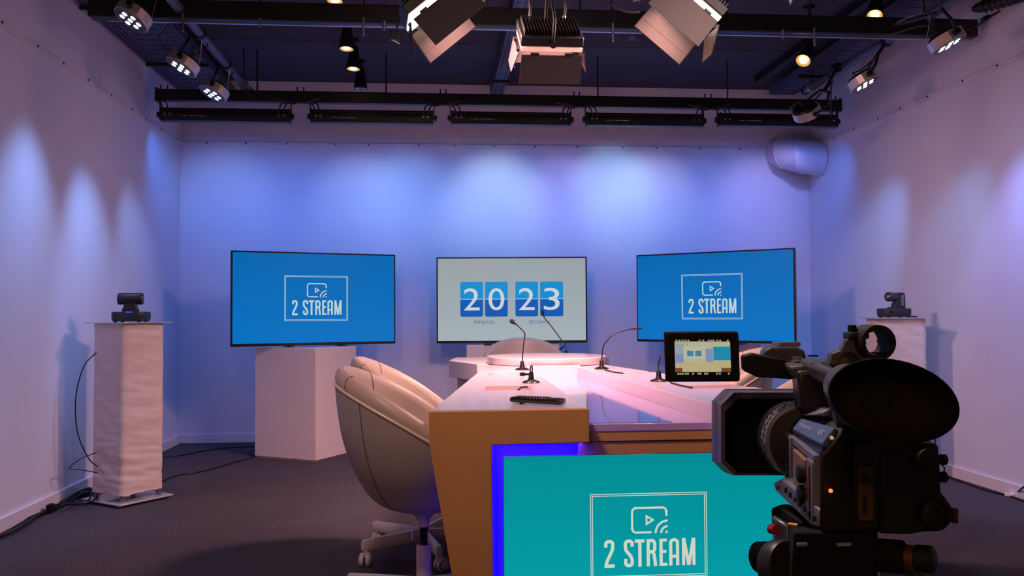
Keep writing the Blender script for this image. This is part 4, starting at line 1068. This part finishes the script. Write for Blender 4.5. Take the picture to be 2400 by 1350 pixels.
# control side: from the barrel (far) to rear edge (near)
far = [(1862, 985, 1.15), (1905, 958, 1.15), (2060, 958, 1.15), (2075, 990, 1.15), (2075, 1200, 1.15), (1868, 1180, 1.15), (1853, 1150, 1.15), (1850, 1005, 1.15)]
near = [(1925, 1058, .985), (1975, 1005, .985), (2150, 1000, .985), (2165, 1030, .985), (2165, 1245, .985), (1935, 1250, .985), (1922, 1235, .985), (1920, 1070, .985)]
quadblock(far, near, 'body', M_cam)
# top label panel with lettering
def onquad(q, u, v):  # q: 4 world points (tl,tr,br,bl)
    return q[0].lerp(q[1], u).lerp(q[3].lerp(q[2], u), v)
tq = [P(1884, 984, 1.108), P(1962, 1006, .978), P(1932, 1048, .978), P(1861, 1011, 1.112)]
nq = (tq[1]-tq[0]).cross(tq[3]-tq[0]).normalized()
if nq.dot(V((0, 0, CAMZ))-tq[0]) < 0: nq = -nq
MB().prism([p-nq*.004 for p in tq], nq*.008).build('label_panel', mat('label_panel', (96, 108, 146), .35), cc, bevel=.002)
def lettering(txt, q, u0, u1, v0, v1, name, lift=.0048):
    o = text_obj(txt, name, M_mark, cc, 0, 0, 1, 1, 0)
    for v in o.data.vertices:
        v.co = onquad(q, u0+(v.co.x+.5)*(u1-u0), v1-(v.co.z+.5)*(v1-v0))+nq*lift
    return o
lettering('Panasonic', tq, .14, .52, .32, .58, 'lettering')
lettering('4K', tq, .72, .90, .28, .66, 'lettering')
# side plates on the control side
sq_ = [P(1851, 1010, 1.148), P(1921, 1068, .983), P(1923, 1238, .983), P(1852, 1150, 1.148)]
ns = (sq_[1]-sq_[0]).cross(sq_[3]-sq_[0]).normalized()
if ns.dot(V((0, 0, CAMZ))-sq_[0]) < 0: ns = -ns
def side(u0, u1, v0, v1, t, name, m, bevel=.0015, parent=cc):
    q = [onquad(sq_, a, b) for a, b in ((u0, v0), (u1, v0), (u1, v1), (u0, v1))]
    return MB().prism([p-ns*.002 for p in q], ns*(t+.002)).build(name, m, parent, bevel=bevel)
side(.0, .24, .02, .98, .007, 'button_column', M_camg)
for k in range(6):
    v = .1+.135*k
    c = onquad(sq_, .12, v); 
    MB().lathe([(.0062, 0), (.0062, .003), (.004, .0035)], c+ns*.006, ns, 16).build('button', M_camd, cc)
side(.28, .98, .0, .12, .006, 'upper_rail', M_camg)
side(.40, .80, .14, .86, .010, 'menu_panel', M_camp)
side(.82, .98, .10, .98, .008, 'rear_rail', M_camg)
side(.28, .38, .14, .55, .008, 'black_strip', M_camd)
for v in (.36, .66):
    MB().lathe([(.011, 0), (.011, .006), (.008, .008)], onquad(sq_, .76, v)+ns*.009, ns, 24).build('dial', M_camd, cc, smooth=True)
side(.9, .93, .16, .95, .0095, 'red_line', mat('dark_red', (90, 30, 36), .5))
# slanted lower control bar
bq = [(1832, 1121), (1921, 1195), (1919, 1237), (1898, 1228), (1818, 1151), (1812, 1133)]
b0 = [P(x, y, 1.13-(x-1815)/107*.165) for x, y in bq]
MB().prism(b0, V((.02, .012, 0))).build('control_bar', M_camg, cc, bevel=.002)
for k in range(7):
    f = k/6; x, y = 1843+f*66, 1148+f*66
    MB().box(P(x, y, 1.125-(x-1815)/107*.165), (.005, .005, .007)).build('bar_button', M_camd if k % 2 else M_cam, cc, bevel=.001)
MB().lathe([(.002, 0), (.003, .003)], P(1819, 1140, 1.115), (P(0, 0, 1)-P(0, 0, 1.2)), 10).build('bar_screw', mat('brass', (200, 150, 90), .3, metal=.8), cc)
# rear block (dark) with battery and right hand bulge
quadblock([(1972, 1010, 1.0), (2180, 1030, 1.0), (2186, 1240, 1.0), (1930, 1240, 1.0), (1926, 1075, 1.0)],
          [(1975, 1005, .95), (2192, 1040, .95), (2205, 1052, .95), (2208, 1236, .95), (2060, 1252, .95), (1926, 1250, .95), (1922, 1080, .95)][0:1] +
          [(2200, 1042, .95), (2206, 1246, .95), (1922, 1246, .95), (1922, 1072, .95)], 'rear_block', M_camd)
quadblock([(2010, 1030, .955), (2060, 1030, .955), (2060, 1240, .955), (2010, 1240, .955)], [(2000, 1030, .935), (2062, 1030, .935), (2062, 1245, .935), (2000, 1245, .935)], 'battery', M_camd)
MB().prism([P(*q) for q in ((2060, 1060, .94), (2204, 1062, .945), (2208, 1160, .945), (2222, 1168, .945), (2224, 1228, .945), (2180, 1246, .94), (2130, 1254, .94), (2062, 1252, .94))], V((.01, .09, 0))).build('grip_block', M_camd, cc, bevel=.004)
pl_ = MB().prism([P(*q) for q in ((2010, 1092, .932), (2045, 1093, .932), (2045, 1219, .932), (2011, 1219, .932))], V((0, -.002, 0))).build('battery_label', mat('label_brown', (84, 55, 36), .6), cc)
MB().lathe([(.0055, 0), (.0055, .001)], P(2028, 1122, .929), V((0, -1, 0)), 16).build('label_hole', M_camd, pl_)
MB().prism([P(*q) for q in ((2023, 1165, .929), (2032, 1165, .929), (2032, 1205, .929), (2023, 1205, .929))], V((0, -.0006, 0))).build('label_slot', M_camd, pl_)
MB().lathe([(.0021, 0), (.002, .002), (.0005, .003)], P(1946, 1150, .943), V((0, -1, 0)), 12).build('tally_lamp', mat('tally_orange', (255, 120, 40), .4, emit=2), cc)
MB().lathe([(.0022, 0), (.0018, .002)], P(1949, 1026, .947), V((0, -1, 0)), 10).build('small_lamp', mat('small_lamp', (200, 150, 90), .4, emit=.8), cc)
MB().lathe([(.017, 0), (.018, .006), (.013, .008), (.012, .002)], P(2188, 1202, .94), V((.1, -1, 0)), 24).build('audio_socket', M_camd, cc, smooth=True)
MB().lathe([(.012, 0), (.013, .006), (.009, .008)], P(2170, 1078, .94), V((.1, -1, 0)), 24).build('audio_socket', M_camd, cc, smooth=True)
for y in (1077, 1118):
    MB().cyl(P(2203, y, .95), P(2219, y, .95), .004, n=10).cyl(P(2206, y, .95), P(2216, y, .95), .006, n=10).build('strap_lug', M_camd, cc)
MB().box(P(2228, 1205, .95), (.006, .02, .016)).build('grip_button', M_cam, cc, bevel=.001)
MB().tube(smooth_path([P(2207, 1090, .95), P(2213, 1096, .95), P(2212, 1106, .95), P(2207, 1110, .95)]), .0008, 5).build('strap_loop', M_cable, cc)
# shoulder between body and handle
quadblock([(1868, 975, 1.16), (1905, 952, 1.16), (2000, 952, 1.16), (2020, 985, 1.16)], [(1912, 972, 1.05), (1950, 955, 1.05), (2070, 970, 1.05), (2075, 1005, 1.05)], 'top_shell', M_camg)
# handle: front post, bar, rear post
quadblock([(1853, 868, 1.17), (1926, 868, 1.17), (1932, 962, 1.17), (1862, 965, 1.17)], [(1866, 868, 1.12), (1930, 868, 1.12), (1950, 975, 1.12), (1880, 965, 1.12)], 'handle_post', M_cam, .006)
quadblock([(1832, 846, 1.18), (1898, 836, 1.18), (1902, 860, 1.18), (1838, 868, 1.18)], [(1850, 860, 1.13), (1960, 850, 1.13), (1962, 885, 1.13), (1856, 886, 1.13)], 'handle_front', M_camh, .004)
quadblock([(1868, 842, 1.16), (1944, 838, 1.16), (1950, 872, 1.16), (1878, 878, 1.16)], [(1955, 872, .98), (2068, 868, .98), (2074, 925, .98), (1965, 925, .98)], 'handle_bar', M_camh, .006)
MB().prism([P(*q) for q in ((1925, 853, 1.09), (1952, 851, 1.09), (1980, 862, 1.03), (1948, 866, 1.03))], V((0, 0, .003))).build('handle_rocker', M_camd, cc, bevel=.001)
MB().lathe([(.006, 0), (.006, .004)], P(1868, 843, 1.16), V((0, 0, 1)), 14).build('handle_screw', M_steel, cc)
quadblock([(1938, 900, 1.07), (2005, 900, 1.07), (2010, 985, 1.07), (1948, 985, 1.07)], [(1948, 890, 1.0), (2040, 890, 1.0), (2050, 1010, 1.0), (1962, 1010, 1.0)], 'rear_post', M_camh, .006)
# display arm, shoe
quadblock([(1735, 832, 1.2), (1760, 826, 1.2), (1860, 846, 1.2), (1860, 886, 1.2), (1770, 880, 1.2), (1737, 866, 1.2)], [(1738, 834, 1.165), (1764, 828, 1.165), (1866, 848, 1.165), (1866, 890, 1.165), (1774, 884, 1.165), (1740, 868, 1.165)], 'display_arm', M_camd, .003)
quadblock([(1778, 842, 1.24), (1782, 818, 1.24), (1796, 808, 1.24), (1860, 808, 1.24), (1884, 820, 1.24), (1890, 846, 1.24)], [(1786, 852, 1.19), (1790, 824, 1.19), (1804, 814, 1.19), (1868, 814, 1.19), (1886, 824, 1.19), (1892, 850, 1.19)], 'microphone_block', M_camh, .003)
MB().box(P(1842, 806, 1.22), (.03, .03, .006)).box(P(1842, 811, 1.22), (.022, .03, .006)).build('accessory_shoe', M_camg, cc, bevel=.001)
# flip-out display
dz = 1.17
tl, tr, br, bl = P(1559, 776, dz), P(1733, 777, dz+.01), P(1737, 895, dz+.01), P(1563, 896, dz)
nd = (tr-tl).cross(bl-tl).normalized()
if nd.dot(V((0, 0, CAMZ))-tl) < 0: nd = -nd
DQ = [tl, tr, br, bl]
MB().prism(DQ, -nd*.012).build('display_case', M_camd, cc, bevel=.004)
def dq_(u0, u1, v0, v1, lift, name, m, parent):
    q = [onquad(DQ, a, b)+nd*lift for a, b in ((u0, v0), (u1, v0), (u1, v1), (u0, v1))]
    return MB().prism(q, nd*.0004).build(name, m, parent)
S_ = lambda n, c: scr(n, c, .95)
ds = dq_(.12, .865, .20, .80, .0001, 'display_image', S_('cam_cream', (178, 178, 148)), cc)
for nm, c, u0, u1, v0, v1 in (('cam_sky', (150, 160, 175), .125, .23, .24, .60), ('cam_wall_blue', (128, 140, 186), .53, .63, .34, .62), ('cam_wall_blue', (128, 140, 186), .125, .23, .45, .62), ('cam_screen', (188, 184, 156), .235, .52, .30, .54),
        ('cam_tile', (70, 130, 160), .28, .365, .38, .49), ('cam_tile', (70, 130, 160), .39, .475, .38, .49), ('cam_tv', (34, 138, 168), .635, .865, .30, .57),
        ('cam_desk', (186, 170, 128), .21, .72, .60, .80), ('cam_desk', (186, 170, 128), .125, .30, .62, .72), ('cam_desk', (186, 170, 128), .70, .865, .58, .72), ('cam_pink', (180, 164, 156), .34, .72, .73, .80),
        ('cam_brown', (116, 70, 42), .12, .34, .72, .80), ('cam_brown', (116, 70, 42), .735, .865, .72, .80), ('cam_remote', (100, 50, 40), .14, .28, .665, .69),
        ('cam_black', (4, 4, 6), .12, .865, .16, .20), ('cam_black', (4, 4, 6), .12, .865, .80, .86)):
    dq_(u0, u1, v0, v1, .0006+random.random()*.0003, 'display_patch', S_(nm, c), ds)
for (v0, v1, us) in ((.165, .195, (.13, .17, .21, .25, .29, .44, .49, .565, .60, .63, .68, .72, .82)), (.815, .85, (.14, .17, .2, .24, .27, .34, .41, .44, .5, .53, .66, .7, .82)), (.255, .275, (.16, .22, .27)), (.22, .235, (.14, .18, .24))):
    for u_ in us:
        dq_(u_, u_+.024, v0, v1, .0012, 'display_readout', S_('cam_text', (150, 150, 125)), ds)
# viewfinder with big oval eyecup
E = P(2094, 938, .80)
vdir = (V((0, 0, CAMZ))-E).normalized()
ey = (vdir+V((.28, 0, .05))).normalized()
e1 = V((0, 0, 1)).cross(ey).normalized(); e2 = ey.cross(e1)
th = math.radians(-12)
f1 = e1*math.cos(th)+e2*math.sin(th); f2 = -e1*math.sin(th)+e2*math.cos(th)
def el(c, a, b, n=48): return [c+f1*a*math.cos(2*math.pi*i/n)+f2*b*math.sin(2*math.pi*i/n) for i in range(n)]
Tb = P(2010, 935, .93)
MB().loft([el(Tb, .026, .026), el(Tb.lerp(E, .35), .032, .029), el(Tb.lerp(E, .6), .048, .036), el(E-ey*.004, .056, .0365), el(E, .0575, .0375), el(E+ey*.001, .0565, .0365), el(E-ey*.004, .0555, .0355)], True, False).build('eyecup', M_rubber, cc, smooth=True)
MB().loft([el(E-ey*.0035, .0554, .0354), el(E-ey*.028, .050, .0325), el(E-ey*.045, .036, .026), el(E-ey*.052, .014, .013)], False, True).build('eyecup_lining', mat('warm_tinted_rubber', (34, 23, 14), .8, spec=.2), cc, smooth=True, recalc=False)  # warm light inside the cup is put into this brown
MB().cyl(E-ey*.058, E-ey*.050, .014, n=24).build('eyepiece_lens', M_rubber, cc)
MB().cyl(P(1985, 905, 1.0), Tb, .026, .028, n=28).build('viewfinder_tube', M_camh, cc, smooth=True)
# shotgun-mic holder
H0 = P(2043, 802, 1.03); hd = (V((.02, .9, 0))).normalized()
R2 = .0205; N = 32
u_ = V((0, 0, 1)); w_ = hd.cross(u_).normalized()
def rg2(h, r): return [H0+hd*h+(u_*math.cos(2*math.pi*i/N)+w_*math.sin(2*math.pi*i/N))*r for i in range(N)]
MB().loft([rg2(-.018, R2*.78), rg2(-.018, R2), rg2(.018, R2), rg2(.018, R2*.78), rg2(-.018, R2*.78)], False, False).build('holder_ring', M_camd, cc, smooth=False)
for k in range(6):
    a = 2*math.pi*k/6+.5
    MB().box(H0+(u_*math.cos(a)+w_*math.sin(a))*R2*.76, (.004, .03, .003), Matrix((w_, hd, u_)).transposed()).build('rubber_rib', M_camg if k in (3, 4) else M_camd, cc)
MB().cyl(P(1997, 762, 1.04), P(1997, 780, 1.04), .0050, n=14).cyl(P(1997, 778, 1.04), P(2000, 792, 1.04), .0035, n=10).build('holder_knob', M_camd, cc)
MB().box(P(2006, 786, 1.035), (.024, .02, .008)).build('holder_clamp', M_cam, cc, bevel=.002)
quadblock([(1936, 848, 1.06), (1940, 824, 1.06), (1962, 818, 1.06), (1976, 790, 1.06), (2010, 788, 1.06), (2016, 850, 1.06)], [(1946, 856, 1.03), (1950, 828, 1.03), (1970, 822, 1.03), (1984, 794, 1.03), (2016, 790, 1.03), (2022, 858, 1.03)], 'holder_bracket', M_camh, .002)
MB().lathe([(.011, 0), (.012, .004), (.008, .006)], P(1990, 850, 1.03), V((-.2, -1, .3)), 20).build('holder_screw', mat('dark_brass', (52, 38, 28), .5, metal=.3), cc, smooth=True)
MB().box(P(1905, 834, 1.1), (.012, .004, .002)).box(P(2028, 843, 1.0), (.01, .003, .002)).build('small_tab', M_camd, cc)
settle(cc)
# tripod
tp = thing('camera_tripod', 'black fluid-head tripod under the camcorder with a red release button', 'tripod')
M_tg = mat('tripod_grey', (120, 124, 130), .35, metal=.4, noise=.05)
MB().prism([P(*q) for q in ((1806, 1190, 1.10), (1830, 1190, 1.10), (1878, 1222, 1.03), (1880, 1262, 1.03), (1808, 1250, 1.10))], V((.02, .02, 0))).build('quick_release_plate', M_rubber, tp, bevel=.003)
quadb = lambda f, b, name, m, bv=.004: quadblock(f, b, name, m, bv, tp)
quadb([(1808, 1200, 1.12), (1836, 1210, 1.12), (1842, 1330, 1.12), (1812, 1320, 1.12)], [(1812, 1210, 1.07), (1850, 1232, 1.05), (1850, 1345, 1.05), (1830, 1345, 1.07)], 'head_side_plate', M_tg)
MB().cyl(P(1822, 1240, 1.065), P(1808, 1240, 1.08), .0062, n=16).build('release_button', mat('red_plastic', (190, 20, 30), .35), tp, smooth=True)
MB().cyl(P(1872, 1235, 1.02), P(1850, 1232, 1.03), .004, n=10).build('pin', mat('brass2', (150, 105, 50), .35, metal=.8), tp)
quadb([(1845, 1225, 1.09), (2058, 1240, 1.05), (2058, 1400, 1.05), (1845, 1400, 1.09)], [(1860, 1245, .95), (2056, 1250, .95), (2056, 1420, .95), (1850, 1420, .95)], 'head_body', M_rubber)
MB().lathe([(.03, 0), (.032, .004), (.032, .02), (.027, .024)], P(1850, 1330, 1.03), (P(1800, 1330, 1.06)-P(1850, 1330, 1.03)), 28).build('tilt_drum', M_cam, tp, smooth=True)
MB().lathe([(.016, 0), (.019, .003), (.019, .018), (.016, .02)], P(1806, 1306, 1.07), P(1770, 1306, 1.09)-P(1806, 1306, 1.07), 20).build('tilt_knob', M_rubber, tp, smooth=True)
a_, b_ = P(2050, 1300, .97), P(2190, 1312, .93)
dd = b_-a_
MB().lathe([(.016, 0), (.018, .002), (.018, dd.length*.48), (.013, dd.length*.56), (.012, dd.length*.7)], a_, dd, 24).build('pan_lock', M_rubber, tp, smooth=True)
MB().lathe([(.0135, dd.length*.56), (.0135, dd.length*.7)], a_, dd, 24).build('brass_collar', mat('old_brass', (120, 84, 40), .4, metal=.6), tp, smooth=True)
MB().lathe([(.013, dd.length*.7), (.0145, dd.length*.72), (.0145, dd.length*.97), (.012, dd.length)], a_, dd, 24).build('pan_knob', M_camd, tp, smooth=True)
for px, w_ in ((1880, 16), (1978, 22)):
    MB().box(P(px, 1276, .944), (w_/2050*.95*1.6, .003, .004)).build('spirit_level', mat('level_glass', (130, 150, 190), .15, coat=1), tp, bevel=.001)
MB().tube([P(2122, 1334, .95), P(2160, 1362, .9), P(2230, 1450, .8)], .006, 10).build('pan_bar', M_steel, tp, smooth=True)
hc = P(1950, 1400, 1.02)
MB().lathe([(.05, 0), (.055, -.03), (.035, -.06), (.03, -.3)], V((hc.x, hc.y, hc.z+.02)), V((0, 0, 1)), 28).build('bowl', M_rubber, tp, smooth=True)
apex = V((hc.x, hc.y, hc.z-.05))
for k in range(3):
    a = math.radians(20+120*k); d = V((math.cos(a), math.sin(a), 0))
    ft_ = V((hc.x, hc.y, .01))+d*.38; mid = apex.lerp(ft_, .5)
    lg = MB().tube([apex+d*.03, mid], .014, 10).tube([mid, ft_], .010, 10).build('leg', M_black, tp, smooth=True)
    MB().cyl(ft_-V((0, 0, .01)), ft_+V((0, 0, .015)), .016, n=12).build('rubber_foot', M_rubber, lg)
    MB().cyl(mid-V((0, 0, .02)), mid+V((0, 0, .02)), .02, n=12).build('leg_lock', M_black, lg)
settle(tp, (hc.x, hc.y, 0))
